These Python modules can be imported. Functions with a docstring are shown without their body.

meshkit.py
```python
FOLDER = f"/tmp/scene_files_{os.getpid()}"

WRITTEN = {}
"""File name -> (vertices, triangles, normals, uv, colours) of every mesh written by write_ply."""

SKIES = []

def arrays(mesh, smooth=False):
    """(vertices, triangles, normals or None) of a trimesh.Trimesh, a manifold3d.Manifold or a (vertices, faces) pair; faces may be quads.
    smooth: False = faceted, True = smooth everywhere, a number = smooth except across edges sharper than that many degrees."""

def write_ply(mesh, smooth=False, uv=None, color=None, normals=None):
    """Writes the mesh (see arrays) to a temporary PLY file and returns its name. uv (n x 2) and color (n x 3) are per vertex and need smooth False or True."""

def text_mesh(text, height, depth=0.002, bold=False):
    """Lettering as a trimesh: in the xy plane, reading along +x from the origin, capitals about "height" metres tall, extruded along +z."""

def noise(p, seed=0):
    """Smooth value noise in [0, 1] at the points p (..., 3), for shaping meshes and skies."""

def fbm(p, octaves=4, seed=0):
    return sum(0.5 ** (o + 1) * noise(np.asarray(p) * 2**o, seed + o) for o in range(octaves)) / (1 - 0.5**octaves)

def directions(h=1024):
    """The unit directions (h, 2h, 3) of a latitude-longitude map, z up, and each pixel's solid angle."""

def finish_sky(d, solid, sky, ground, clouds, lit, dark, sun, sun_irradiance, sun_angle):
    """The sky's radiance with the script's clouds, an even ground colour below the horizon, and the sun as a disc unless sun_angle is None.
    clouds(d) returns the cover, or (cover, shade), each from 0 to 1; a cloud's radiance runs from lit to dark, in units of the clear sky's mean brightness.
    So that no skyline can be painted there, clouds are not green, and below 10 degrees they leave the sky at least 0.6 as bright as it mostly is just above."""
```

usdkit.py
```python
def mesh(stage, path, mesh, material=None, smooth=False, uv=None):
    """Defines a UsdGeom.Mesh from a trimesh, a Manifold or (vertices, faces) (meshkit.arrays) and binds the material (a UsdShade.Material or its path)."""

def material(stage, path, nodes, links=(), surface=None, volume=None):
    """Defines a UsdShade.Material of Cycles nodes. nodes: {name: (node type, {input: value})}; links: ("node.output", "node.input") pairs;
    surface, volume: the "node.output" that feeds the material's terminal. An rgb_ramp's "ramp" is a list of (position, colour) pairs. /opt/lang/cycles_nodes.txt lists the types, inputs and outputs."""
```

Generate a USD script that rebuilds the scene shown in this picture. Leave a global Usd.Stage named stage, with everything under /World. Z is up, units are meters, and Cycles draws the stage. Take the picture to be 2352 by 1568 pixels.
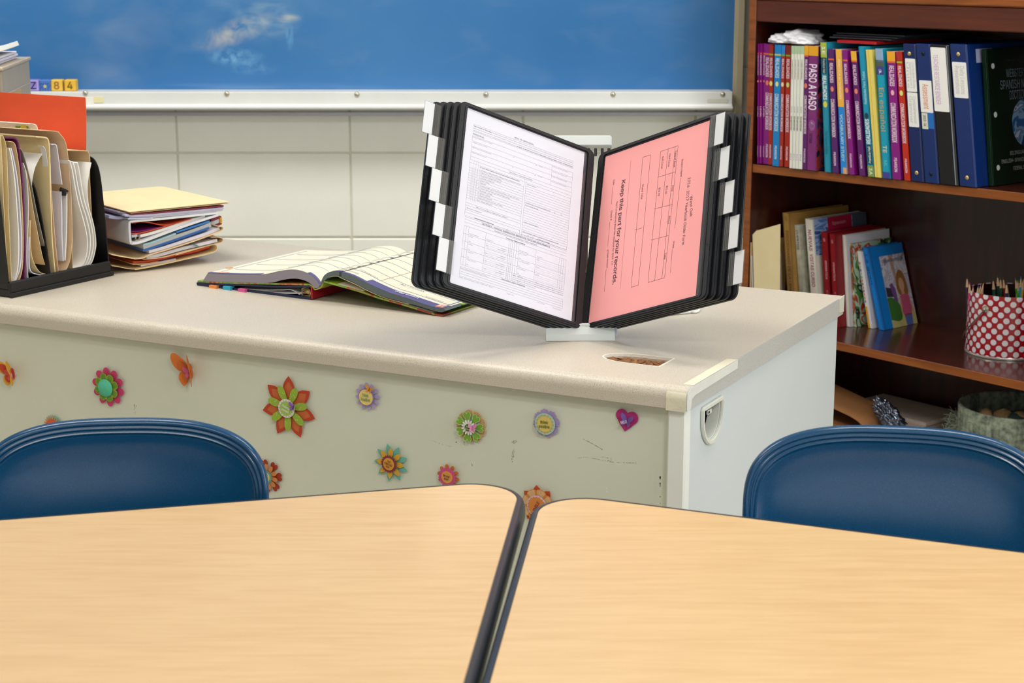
import math, random, numpy as np, trimesh, usdkit, meshkit
from pxr import Usd, UsdGeom, UsdLux, UsdShade, Gf, Sdf
from shapely.geometry import Polygon, LineString, Point, box as sbox
from shapely.ops import unary_union

random.seed(7); np.random.seed(7)
stage = Usd.Stage.CreateInMemory()
UsdGeom.SetStageUpAxis(stage, UsdGeom.Tokens.z); UsdGeom.SetStageMetersPerUnit(stage, 1.0)
world = UsdGeom.Xform.Define(stage, '/World'); stage.SetDefaultPrim(world.GetPrim())
UsdGeom.Scope.Define(stage, '/World/Looks')

# ---------------------------------------------------------------- camera, light, exposure
CAM_H, FPX, PITCH = 1.32, 4000.0, math.atan(908 / 4000.0)
cam = UsdGeom.Camera.Define(stage, '/World/camera')
cam.AddTranslateOp().Set(Gf.Vec3d(0, 0, CAM_H)); cam.AddRotateXOp().Set(90 - math.degrees(PITCH))
cam.CreateHorizontalApertureAttr(36.0); cam.CreateVerticalApertureAttr(24.0)
cam.CreateFocalLengthAttr(36.0 * FPX / 2352)
cam.CreateFStopAttr(10.0); cam.CreateFocusDistanceAttr(2.6)
cam.CreateClippingRangeAttr(Gf.Vec2f(0.05, 100))
cam.CreateExposureAttr(0.24)

def rect_light(name, loc, rot, w, h, power, color):
    l = UsdLux.RectLight.Define(stage, '/World/' + name)
    l.AddTranslateOp().Set(Gf.Vec3d(*loc)); l.AddRotateXYZOp().Set(Gf.Vec3f(*rot))
    l.CreateWidthAttr(w); l.CreateHeightAttr(h); l.CreateIntensityAttr(power); l.CreateColorAttr(Gf.Vec3f(*color))
    return l
CEIL = 2.75
# ceiling fluorescent troffers (centre x, y, power) and the daylight of the window in the right-hand wall
TROFFERS = [(0.95, -0.4, 62.0, .62, .30), (-1.1, -0.3, 10.0, 1.16, .56), (1.0, 2.9, 12.5, 1.16, .56), (-1.1, 2.9, 13.5, 1.16, .56)]
for i, (x, y, p, lw, lh) in enumerate(TROFFERS):
    rect_light('troffer_light_%d' % i, (x, y, CEIL - 0.012), (0, 0, 0), lw, lh, p, (1.0, 0.98, 0.955))
rect_light('window_light', (2.17, 0.75, 1.55), (0, 90, 0), 1.3, 1.9, 4.0, (0.80, 0.90, 1.0))

rect_light('front_window_light', (0.3, -2.96, 1.65), (90, 0, 0), 3.2, 1.5, 1.0, (0.93, 0.97, 1.0))

# ---------------------------------------------------------------- helpers
R3 = np.array([1.0, 0, 0]); FW = np.array([0, math.cos(PITCH), -math.sin(PITCH)]); UPV = np.array([0, math.sin(PITCH), math.cos(PITCH)])
CC = np.array([0, 0, CAM_H])
A = np.array
def nrm(v): v = A(v, float); return v / np.linalg.norm(v)
def meas(u, v, n, p):
    """the point of a real plane (normal n through p) that was measured at picture position u, v"""
    r = (u - 1176) / FPX * R3 + FW - (v - 784) / FPX * UPV
    return CC + ((A(p, float) - CC) @ A(n, float)) / (r @ A(n, float)) * r
def hz(u, v, z): return meas(u, v, (0, 0, 1), (0, 0, z))
def vy(u, v, y): return meas(u, v, (0, 1, 0), (0, y, 0))

def lin(h):
    if not isinstance(h, str): return tuple(h)
    c = [int(h[i:i + 2], 16) / 255 for i in (0, 2, 4)]
    return tuple(x / 12.92 if x <= .04045 else ((x + .055) / 1.055) ** 2.4 for x in c)
MATS = {}
def M(h, rough=.5, var=.05, scale=25., bump=0., bscale=200., metal=0., coat=0., spec=.5, trans=0., sss=False, name=None, stretch=None):
    """plain surface: one colour with a little procedural unevenness, optional fine relief"""
    key = (h, rough, var, scale, bump, bscale, metal, coat, spec, trans, stretch)
    if key in MATS: return MATS[key]
    c = A(lin(h)); path = '/World/Looks/' + (name or 'look_%03d' % len(MATS))
    lo, hi = np.clip(c * (1 - var), 0, 1), np.clip(c * (1 + var), 0, 1)
    n = {'tc': ('texture_coordinate', {}), 'nz': ('noise_texture', {'scale': scale, 'detail': 3.0}),
         'rp': ('rgb_ramp', {'ramp': [(0.25, tuple(lo)), (0.75, tuple(hi))]}),
         'p': ('principled_bsdf', {'roughness': rough, 'metallic': metal, 'coat_weight': coat, 'coat_roughness': .08, 'specular_ior_level': spec})}
    l = [('nz.fac', 'rp.fac'), ('rp.color', 'p.base_color')]
    if stretch:
        n['mp'] = ('mapping', {'scale': stretch}); l += [('tc.object', 'mp.vector'), ('mp.vector', 'nz.vector')]
    else: l.append(('tc.object', 'nz.vector'))
    if bump:
        n['bn'] = ('noise_texture', {'scale': bscale, 'detail': 2.0}); n['b'] = ('bump', {'strength': bump, 'distance': .001})
        l += [('tc.object', 'bn.vector'), ('bn.fac', 'b.height'), ('b.normal', 'p.normal')]
    out = 'p.BSDF'
    if trans:
        n['tr'] = ('transparent_bsdf', {'color': (1, 1, 1)}); n['mx'] = ('mix_closure', {'fac': trans})
        l += [('p.BSDF', 'mx.closure1'), ('tr.BSDF', 'mx.closure2')]; out = 'mx.closure'
    MATS[key] = usdkit.material(stage, path, n, l, surface=out)
    return MATS[key]
def mat_nodes(name, nodes, links, surface): return usdkit.material(stage, '/World/Looks/' + name, nodes, links, surface=surface)

COUNT, INV = {}, {}
def numbered(parent, name):
    k = COUNT.get((parent, name), 0); COUNT[(parent, name)] = k + 1
    return name if k == 0 else '%s_%03d' % (name, k)
def tag(p, label=None, cat=None, group=None, kind=None):
    for k, v in (('label', label), ('category', cat), ('group', group), ('kind', kind)):
        if v: p.SetCustomDataByKey(k, v)
def thing(name, label, cat, loc=(0, 0, 0), rz=0., group=None, kind=None):
    path = '/World/' + numbered('/World', name)
    x = UsdGeom.Xform.Define(stage, path); x.AddTranslateOp().Set(Gf.Vec3d(*map(float, loc))); x.AddRotateZOp().Set(math.degrees(rz))
    tag(x.GetPrim(), label, cat, group, kind)
    c, s = math.cos(rz), math.sin(rz)
    T = np.eye(4); T[:2, :2] = [[c, -s], [s, c]]; T[:3, 3] = loc
    INV[path] = np.linalg.inv(T)
    return path
def obj(name, mesh, mat, parent, smooth=False, label=None, kind=None):
    """one Mesh (given in world coordinates) as a part under a thing or under another part"""
    if isinstance(mesh, (list, tuple)): mesh = cat(mesh)
    path = parent + '/' + numbered(parent, name)
    inv = INV.get(parent, np.eye(4)); INV[path] = inv
    m = mesh.copy(); m.apply_transform(inv)
    usdkit.mesh(stage, path, m, mat, smooth=smooth)
    if label or kind: tag(stage.GetPrimAtPath(path), label, None, None, kind)
    return path
def solo(name, mesh, mat, label, cat_, group=None, kind=None, smooth=False):
    if isinstance(mesh, (list, tuple)): mesh = cat(mesh)
    path = '/World/' + numbered('/World', name); INV[path] = np.eye(4)
    usdkit.mesh(stage, path, mesh, mat, smooth=smooth); tag(stage.GetPrimAtPath(path), label, cat_, group, kind)
    return path
def cat(ms): return trimesh.util.concatenate([m for m in ms if m is not None])

def fr(o, x, y, z=None):
    """frame matrix: origin, x axis, y axis (z = x cross y)"""
    x = nrm(x); y = A(y, float); y = nrm(y - (y @ x) * x); z = np.cross(x, y)
    T = np.eye(4); T[:3, 0], T[:3, 1], T[:3, 2], T[:3, 3] = x, y, z, o
    return T
def put(m, T): m = m.copy(); m.apply_transform(T); return m
def tf(T, p): return (T @ A([*p, 1.0]))[:3]
def rb(lo, hi, c=.0015, T=None):
    """box with chamfered edges"""
    lo, hi = A(lo, float), A(hi, float); c = min(c, (hi - lo).min() * .45); pts = []
    for i in range(8):
        q = A([(hi if i >> k & 1 else lo)[k] for k in range(3)]); s = A([-1 if i >> k & 1 else 1 for k in range(3)])
        for k in range(3):
            d = s * c; d[k] = 0; pts.append(q + d)
    m = trimesh.convex.convex_hull(A(pts))
    return put(m, T) if T is not None else m
def extr(poly, depth, T=None, z0=0.):
    gs = getattr(poly, 'geoms', [poly])
    m = cat([trimesh.creation.extrude_polygon(g, depth, engine='earcut') for g in gs if g.area > 1e-10])
    if z0: m.apply_translation((0, 0, z0))
    return put(m, T) if T is not None else m
def extr_bev(poly, depth, bev, T=None):
    """extruded polygon whose top and bottom rims are chamfered"""
    a = extr(poly.buffer(-bev), depth); b = extr(poly, depth - 2 * bev, z0=bev)
    return put(cat([a, b]), T) if T is not None else cat([a, b])
def rrect(x0, y0, x1, y1, r): return sbox(x0 + r, y0 + r, x1 - r, y1 - r).buffer(r, quad_segs=6)
def cyl(r, h, T=None, n=20): m = trimesh.creation.cylinder(radius=r, height=h, sections=n); m.apply_translation((0, 0, h / 2)); return put(m, T) if T is not None else m
def sph(c, r, sc=(1, 1, 1), sub=2):
    m = trimesh.creation.icosphere(sub, 1.0); m.vertices *= A(sc) * r; m.apply_translation(c); return m
def grid_faces(n, m, wrap=False):
    i, j = np.meshgrid(np.arange(n - 1), np.arange(m if wrap else m - 1), indexing='ij')
    a = i * m + j; b = i * m + (j + 1) % m; c = (i + 1) * m + (j + 1) % m; d = (i + 1) * m + j
    q = np.stack([a, b, c, d], -1).reshape(-1, 4)
    return np.vstack([q[:, [0, 1, 2]], q[:, [0, 2, 3]]])
def mk(v, f): m = trimesh.Trimesh(A(v, float), f, process=False); m.fix_normals(); return m
def lathe(prof, T=None, n=32):
    prof = A(prof, float); a = np.linspace(0, 2 * np.pi, n, endpoint=False)
    v = np.stack([prof[:, None, 0] * np.cos(a), prof[:, None, 0] * np.sin(a), np.repeat(prof[:, 1:2], n, 1)], -1).reshape(-1, 3)
    m = mk(v, grid_faces(len(prof), n, True)); return put(m, T) if T is not None else m
def cr(pts, n=6):
    """Catmull-Rom through the points"""
    p = A(pts, float)
    if len(p) < 3: return np.stack([p[0] + (p[1] - p[0]) * t for t in np.linspace(0, 1, n + 1)])
    q = np.vstack([2 * p[0] - p[1], p, 2 * p[-1] - p[-2]]); out = []
    for i in range(1, len(q) - 2):
        for t in np.linspace(0, 1, n, endpoint=False):
            a, b, c, d = q[i - 1], q[i], q[i + 1], q[i + 2]
            out.append(.5 * (2 * b + (c - a) * t + (2 * a - 5 * b + 4 * c - d) * t * t + (3 * b - a - 3 * c + d) * t ** 3))
    return A(out + [p[-1]])
def tube(pts, r, n=8, closed_ends=True):
    p = A(pts, float); r = np.broadcast_to(r, len(p)); t = np.gradient(p, axis=0); t /= np.linalg.norm(t, axis=1)[:, None] + 1e-12
    u = np.cross(t[0], [0, 0, 1.0]); u = np.cross(t[0], [0, 1.0, 0]) if np.linalg.norm(u) < 1e-3 else u
    rings = []
    for i in range(len(p)):
        u = u - (u @ t[i]) * t[i]; u /= np.linalg.norm(u); w = np.cross(t[i], u)
        a = np.linspace(0, 2 * np.pi, n, endpoint=False)
        rings.append(p[i] + r[i] * (np.cos(a)[:, None] * u + np.sin(a)[:, None] * w))
    v = np.vstack(rings + [p[:1], p[-1:]]); f = list(grid_faces(len(p), n, True)); N = len(p) * n
    for j in range(n):
        f.append([N, (j + 1) % n, j]); f.append([N + 1, N - n + j, N - n + (j + 1) % n])
    return mk(v, A(f))
def band(P, Q, ext):
    """solid between two matching 3-D curves, drawn out by the vector ext"""
    P, Q, ext = A(P, float), A(Q, float), A(ext, float); n = len(P)
    v = np.vstack([P, Q, P + ext, Q + ext]); f = []
    for i in range(n - 1):
        for a, b in ((0, 1), (2, 3), (0, 2), (1, 3)):
            f += [[a * n + i, a * n + i + 1, b * n + i + 1], [a * n + i, b * n + i + 1, b * n + i]]
    for i in (0, n - 1): f += [[i, n + i, 3 * n + i], [i, 3 * n + i, 2 * n + i]]
    return mk(v, A(f))
def sheet(curve, th, nrmv, ext):
    """bent sheet: 3-D curve in a plane with normal nrmv, thickened by th in that plane, drawn out by ext"""
    c = A(curve, float); t = np.gradient(c, axis=0); t /= np.linalg.norm(t, axis=1)[:, None]
    o = np.cross(t, nrm(nrmv)) * th / 2
    return band(c + o, c - o, ext)
GLY = {}
def glyph(c, bold):
    """(front-face vertices, triangles, advance) of one character, capitals 1 unit tall"""
    if (c, bold) not in GLY:
        wd = lambda t: meshkit.text_mesh(t, 1.0, .01, bold).bounds[1, 0]
        if ('HH', bold) not in GLY: GLY[('HH', bold)] = wd('HH')
        adv = wd('H' + c + 'H') - GLY[('HH', bold)]
        v, f = np.zeros((0, 3)), np.zeros((0, 3), int)
        if c != ' ':
            m = meshkit.text_mesh(c, 1.0, .01, bold); k = np.abs(m.triangles_center[:, 2] - .01) < 1e-4
            m = trimesh.Trimesh(m.vertices, m.faces[k], process=False); m.remove_unreferenced_vertices(); v, f = A(m.vertices) * [1, 1, 0], A(m.faces)
        GLY[(c, bold)] = (v, f, adv)
    return GLY[(c, bold)]
def flat_text(s, h, T, bold=False, cond=1., d=0., align='l'):
    """printed lettering: front faces only, capitals h tall, in the xy plane of frame T"""
    vs, fs, n, x = [], [], 0, 0.
    for c in s:
        v, f, adv = glyph(c, bold)
        if len(v): vs.append(v + [x, 0, 0]); fs.append(f + n); n += len(v)
        x += adv
    m = trimesh.Trimesh(np.vstack(vs) * [h * cond, h, 1], np.vstack(fs), process=False)
    w = m.bounds[1, 0]; m.apply_translation(({'l': 0, 'c': -w / 2, 'r': -w}[align], 0, 0))
    return put(m, T)
def text_fit(s, w, h, T, bold=False):
    """lettering that fills a box w wide, h tall, centred on T"""
    m = flat_text(s, h, np.eye(4), bold); ww = m.bounds[1, 0] - m.bounds[0, 0]
    m.apply_translation((-(m.bounds[1, 0] + m.bounds[0, 0]) / 2, -h / 2, 0)); m.apply_scale((w / ww, 1, 1)); return put(m, T)
def rect2(x0, y0, x1, y1, z, T):
    m = trimesh.Trimesh([[x0, y0, z], [x1, y0, z], [x1, y1, z], [x0, y1, z]], [[0, 1, 2], [0, 2, 3]], process=False); return put(m, T)
def line2(x0, y0, x1, y1, w, z, T):
    d = nrm([x1 - x0, y1 - y0]); q = A([-d[1], d[0]]) * w / 2
    m = trimesh.Trimesh([[x0 - q[0], y0 - q[1], z], [x1 - q[0], y1 - q[1], z], [x1 + q[0], y1 + q[1], z], [x0 + q[0], y0 + q[1], z]], [[0, 1, 2], [0, 2, 3]], process=False)
    return put(m, T)
def flatpoly(poly, T, z=0.):
    vs, fs, n = [], [], 0
    for g in getattr(poly, 'geoms', [poly]):
        v, f = trimesh.creation.triangulate_polygon(g, engine='earcut'); vs.append(np.c_[v, np.full(len(v), z)]); fs.append(A(f) + n); n += len(v)
    v, f = np.vstack(vs), np.vstack(fs)
    a = v[f[:, 1]] - v[f[:, 0]]; b = v[f[:, 2]] - v[f[:, 0]]; flip = (a[:, 0] * b[:, 1] - a[:, 1] * b[:, 0]) < 0; f[flip] = f[flip][:, ::-1]
    return put(trimesh.Trimesh(v, f, process=False), T)
# ---------------------------------------------------------------- the room
WY = 4.09
paint = M('efeee2', .55, .03, 6, bump=.25, bscale=120, name='painted_block')
mortar = M('d3cfbd', .8, .05, 30, name='mortar')
plain_wall = M('dcd8cb', .7, .03, 4, name='painted_wall')
solo('floor', rb((-3.6, -3, -.1), (2.2, 4.3, 0), .001), M('b9b0a0', .35, .08, 8, name='floor_tile'), 'beige vinyl floor of the classroom', 'floor', kind='structure')
solo('ceiling', rb((-3.6, -3, CEIL), (2.2, 4.3, CEIL + .1), .001), M('e8e6de', .9, .03, 10, name='ceiling_tile'), 'white classroom ceiling', 'ceiling', kind='structure')
solo('wall_left', rb((-3.7, -3, 0), (-3.6, 4.3, CEIL), .001), plain_wall, 'plain painted left wall', 'wall', kind='structure')
solo('wall_front', rb((-3.6, -3.1, 0), (2.2, -3, CEIL), .001), M('9c8f7c', .8, .1, 3, name='pinboard_wall'), 'plain painted wall behind the viewer', 'wall', kind='structure')
solo('wall_right', [rb((2.2, -3, 0), (2.3, -.25, CEIL)), rb((2.2, 1.75, 0), (2.3, 4.3, CEIL)), rb((2.2, -.25, 0), (2.3, 1.75, .85)), rb((2.2, -.25, 2.25), (2.3, 1.75, CEIL))], plain_wall, 'plain painted right wall with a window opening', 'wall', kind='structure')
w = thing('window_1', 'wide classroom window in the right wall', 'window', (2.2, .75, .85), kind='structure')
obj('window_frame', [rb((2.2, -.25, .85), (2.26, 1.75, .9)), rb((2.2, -.25, 2.2), (2.26, 1.75, 2.25)), rb((2.2, -.25, .85), (2.26, -.2, 2.25)), rb((2.2, 1.7, .85), (2.26, 1.75, 2.25)), rb((2.2, .73, .85), (2.26, .77, 2.25))], M('d8d8d6', .4, .02), w)
obj('blind', rb((2.27, -.2, .9), (2.275, 1.7, 2.2)), M('f2f2f0', .7, .02), w)
w = thing('window_2', 'long window band in the wall behind the viewer', 'window', (.3, -3, .9), kind='structure')
obj('window_frame', [rb((-1.35, -2.99, .85), (1.95, -2.95, .9)), rb((-1.35, -2.99, 2.4), (1.95, -2.95, 2.45)), rb((-1.35, -2.99, .85), (-1.3, -2.95, 2.45)), rb((1.9, -2.99, .85), (1.95, -2.95, 2.45))], M('d8d8d6', .4, .02), w)
wb = thing('wall_back', 'cream painted concrete block wall behind the desk', 'wall', (0, WY, 0), kind='structure')
obj('mortar', rb((-3.6, WY + .0035, 0), (2.2, WY + .2, CEIL), .0005), mortar, wb)
for j in range(-5, 10):
    z0 = .8448 + .2005 * j; z1 = z0 + .2005
    if z1 <= .02 or z0 >= CEIL: continue
    for i in range(-7, 8):
        x0 = -.7877 + .4063 * i; x1 = x0 + .4063
        a, b = max(x0 + .0018, -3.6), min(x1 - .0018, 2.2)
        if b - a < .03: continue
        obj('block', rb((a, WY, max(z0 + .0018, 0)), (b, WY + .06, min(z1 - .0018, CEIL)), .003), paint, wb)
for i, (x, y, p, lw, lh) in enumerate(TROFFERS):
    t = thing('ceiling_light', ['small bright ceiling fixture overhead to the right', 'rectangular ceiling troffer overhead to the left', 'rectangular ceiling troffer above the desk, right one', 'rectangular ceiling troffer above the desk, left one'][i], 'ceiling light', (x, y, CEIL), group=None)
    obj('housing', extr(sbox(x - lw / 2 - .03, y - lh / 2 - .03, x + lw / 2 + .03, y + lh / 2 + .03).difference(sbox(x - lw / 2 - .005, y - lh / 2 - .005, x + lw / 2 + .005, y + lh / 2 + .005)), .04, z0=CEIL - .035), M('eeeeee', .5, .01), t)

# ---------------------------------------------------------------- chalkboard
def board_mat():
    n = {'g': ('texture_coordinate', {}), 'n1': ('noise_texture', {'scale': 1.7, 'detail': 4.0, 'roughness': .55}), 'n2': ('noise_texture', {'scale': 7.0, 'detail': 5.0, 'distortion': .6}),
         'mp2': ('mapping', {'scale': (1.0, 1.0, 2.2)}),
         'r1': ('rgb_ramp', {'ramp': [(.3, lin('286ba8')), (.7, lin('3c79b2'))]}),
         'r2': ('rgb_ramp', {'ramp': [(.5, (0, 0, 0)), (.85, (.16, .16, .16))]}),
         'mx': ('mix_color', {'b': lin('93a4bb')}), 'p': ('principled_bsdf', {'roughness': .5, 'specular_ior_level': .4})}
    l = [('g.object', 'n1.vector'), ('g.object', 'mp2.vector'), ('mp2.vector', 'n2.vector'), ('n1.fac', 'r1.fac'), ('n2.fac', 'r2.fac'), ('r1.color', 'mx.a'), ('r2.color', 'mx.fac'), ('mx.result', 'k0.a')]
    # rubbed-out chalk: soft patches (centre x, z, half-width, half-height, colour, strength, grain stretch)
    P = [(-.93, 1.105, .12, .16, 'a5adb8', .30, (6, 1, 9)), (-.60, 1.17, .20, .07, '8fb0c4', .28, (9, 1, 14)),
         (-.64, 1.125, .075, .022, 'd6cdb2', .75, (30, 1, 26)), (-.565, 1.155, .06, .035, 'b9d3d0', .5, (14, 1, 40)), (-.515, 1.158, .022, .008, 'e4dcae', 1.0, (10, 1, 90)),
         (-.513, 1.118, .007, .026, '7ec4e8', 1.0, (90, 1, 14)), (-.64, 1.07, .05, .016, '86bfe0', .8, (60, 1, 60)), (-.60, 1.045, .045, .012, '86b4d6', .5, (50, 1, 60)), (-.55, .999, .24, .01, '88a7cc', .5, (4, 1, 60))]
    prev = 'k0'
    for i, (x, z, a, b, c, s, g) in enumerate(P):
        n.update({'m%d' % i: ('mapping', {'mapping_type': 'texture', 'location': (x, 0, z), 'scale': (a * 1.5, 1e3, b * 1.5), 'rotation': (0, -.35 if i == 2 else 0, 0)}), 's%d' % i: ('gradient_texture', {'gradient_type': 'spherical'}),
                  'w%d' % i: ('mapping', {'scale': g, 'rotation': (0, .4 if i == 2 else 0, 0)}), 'z%d' % i: ('noise_texture', {'scale': 1.0, 'detail': 3.0, 'distortion': .5}), 'c%d' % i: ('map_range', {'from_min': .38, 'from_max': .72, 'clamp': True}),
                  't%d' % i: ('math', {'math_type': 'multiply'}), 'y%d' % i: ('math', {'math_type': 'multiply', 'value2': s, 'use_clamp': True}), 'k%d' % i: ('mix_color', {'b': lin(c)})})
        l += [('g.object', 'm%d.vector' % i), ('m%d.vector' % i, 's%d.vector' % i), ('g.object', 'w%d.vector' % i), ('w%d.vector' % i, 'z%d.vector' % i), ('z%d.fac' % i, 'c%d.value' % i),
              ('s%d.fac' % i, 't%d.value1' % i), ('c%d.result' % i, 't%d.value2' % i), ('t%d.value' % i, 'y%d.value1' % i), ('y%d.value' % i, 'k%d.fac' % i)]
        if i: l.append(('k%d.result' % (i - 1), 'k%d.a' % i))
    l.append(('k%d.result' % (len(P) - 1), 'p.base_color'))
    return mat_nodes('chalkboard_blue', n, l, 'p.BSDF')
alum = M('dee0dc', .38, .03, 12, name='tray_enamel')
CB = thing('chalkboard', 'blue chalkboard with smudged chalk above the cream tray', 'chalkboard', (0, 0, 0))
obj('writing_panel', rb((-2.3, 4.07, .97), (.512, 4.089, 2.15), .0005), board_mat(), CB)
yT = 4.015
zt, zb2 = .9955, .9655
tr = [(0, 0), (.060, 0), (.060, -.002), (.062, -.0025), (.0625, -.028), (.066, -.0345), (.074, -.0350), (.078, -.0325), (.0785, -.0365), (.075, -.040), (.05, -.042), (.048, -.0385), (.010, -.034), (0, -.034)]
Tt = A([[0, 0, 1, -2.25], [-1, 0, 0, 4.0705], [0, 1, 0, zt], [0, 0, 0, 1.0]])
obj('chalk_tray', extr(Polygon(tr), 2.25 + .5035, Tt), alum, CB, label='cream metal chalk tray')
for u, v in ((196, 214), (521, 215.5), (820, 217), (1116, 217), (1408, 217), (1660, 217)):
    q = vy(u, v, 4.008); obj('screw', sph(q + A([0, .001, 0]), .0062, (1, .75, 1)), M('c2bcaa', .25, .05, metal=.7), CB, smooth=True)
obj('side_frame', [rb((.5165, 4.05, .93), (.5325, 4.09, 2.2), .001), rb((.5115, 4.062, .96), (.5165, 4.089, 2.2), .0005)], M('b9ae92', .45, .04), CB)
obj('lower_trim', rb((-2.25, 4.0815, .9335), (.53, 4.0895, .9425), .001), M('c2c5cc', .35, .03, metal=.4), CB, label='pale metal strip under the chalk tray')
a, b = vy(215, 222, 4.007), vy(238, 236, 4.007)
obj('tape_patch', rb((a[0], 4.0065, b[2]), (b[0], 4.0078, a[2]), .0002), M('e6dfae', .7, .05), CB, label='yellowed tape on the tray')
a, b = vy(188, 223, 4.007), vy(216, 240, 4.007)
obj('tape_patch', rb((a[0], 4.0068, b[2]), (b[0], 4.0079, a[2]), .0002), M('ecebe0', .7, .03), CB)
a, b = vy(1625, 227, 4.007), vy(1672, 236, 4.007)
obj('name_plate', rb((a[0], 4.0070, b[2]), (b[0], 4.0080, a[2]), .0002), M('cfcdc0', .6, .03), CB)

# ---------------------------------------------------------------- four letter cubes on the tray
CU = [(80.5, 'a', '8f86cf', '35206e', 'Z', 'purple letter cube with a Z on the chalk tray'), (107, 'b', '4f79c4', 'c3c08a', None, 'blue striped cube with a star on the chalk tray'),
      (133.5, 'c', 'ecc24a', '9c6a3a', '8', 'yellow cube with a brown number 8 on the chalk tray'), (164, 'd', 'e9bb3e', '7c5a10', '4', 'yellow cube with a dark number 4, rightmost on the chalk tray')]
for u, k, col, ink, ch, lab in CU:
    s = .0258; c = vy(u, 201, 4.035); c[2] = zt
    t = thing('letter_cube', lab, 'toy cube', c, group='letter cubes on the chalk tray')
    obj('cube_body', rb(c + A([-s / 2, -s / 2, 0]), c + A([s / 2, s / 2, s]), .002), M(col, .45, .04), t)
    T = fr(c + A([0, -s / 2 - .0002, s / 2]), (1, 0, 0), (0, 0, 1))
    if k == 'b':
        st = [Polygon([(x, -.01), (x + .003, -.01), (x + .012, .006), (x + .009, .006)]).intersection(sbox(-.011, -.01, .011, .006)) for x in np.arange(-.024, .012, .0055)]
        obj('stripes', flatpoly(unary_union([x for x in st if x.area > 1e-9]), T), M('1f57a6', .5), t)
        pts = [(r * math.sin(i * math.pi / 5), r * math.cos(i * math.pi / 5) - .002) for i in range(10) for r in [(.0055 if i % 2 == 0 else .0028)]]
        obj('star', flatpoly(Polygon(pts), T, .0003), M(ink, .5), t)
    else:
        if k == 'a': obj('face_panel', flatpoly(rrect(-.0105, -.0105, .0105, .0105, .001).difference(rrect(-.0085, -.0085, .0085, .0085, .001)), T), M('b9b2ea', .5), t)
        obj('letter', text_fit(ch, .0125, .0165, put_T if False else T @ A([[1, 0, 0, 0], [0, 1, 0, 0], [0, 0, 1, .0002], [0, 0, 0, 1.0]]), True), M(ink, .5), t)
# ---------------------------------------------------------------- teacher's desk
DZ = .743
DX, DY = nrm((.8886, -.4586, 0)), nrm((.4586, .8886, 0))
TD = fr((.2327, 2.2554, DZ), DX, DY)
DINV = np.linalg.inv(TD)
def dl(p): return (DINV @ A([*p, 1.0]))[:3]
DL, DD, DT = 1.95, .714, .031
def speckle(name, base, dark, rough=.4):
    n = {'tc': ('texture_coordinate', {}), 'n1': ('noise_texture', {'scale': 950., 'detail': 1.0}), 'n2': ('noise_texture', {'scale': 5., 'detail': 2.0}),
         'r': ('rgb_ramp', {'ramp': [(.28, lin(dark)), (.46, lin(base)), (.60, lin(base)), (.75, tuple(min(1, c * 1.1) for c in lin(base)))]}),
         'r2': ('rgb_ramp', {'ramp': [(.3, (.96, .96, .95)), (.7, (1, 1, 1))]}), 'm': ('mix_color', {'blend_type': 'multiply', 'fac': 1.0}), 'p': ('principled_bsdf', {'roughness': rough})}
    return mat_nodes(name, n, [('tc.object', 'n1.vector'), ('tc.object', 'n2.vector'), ('n1.fac', 'r.fac'), ('n2.fac', 'r2.fac'), ('r.color', 'm.a'), ('r2.color', 'm.b'), ('m.result', 'p.base_color')], 'p.BSDF')
lam = speckle('desk_laminate', 'cdc3b2', '9d968c'); lam_edge = speckle('desk_edge_band', 'bdbbb6', '8f8b86', .5)
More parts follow.
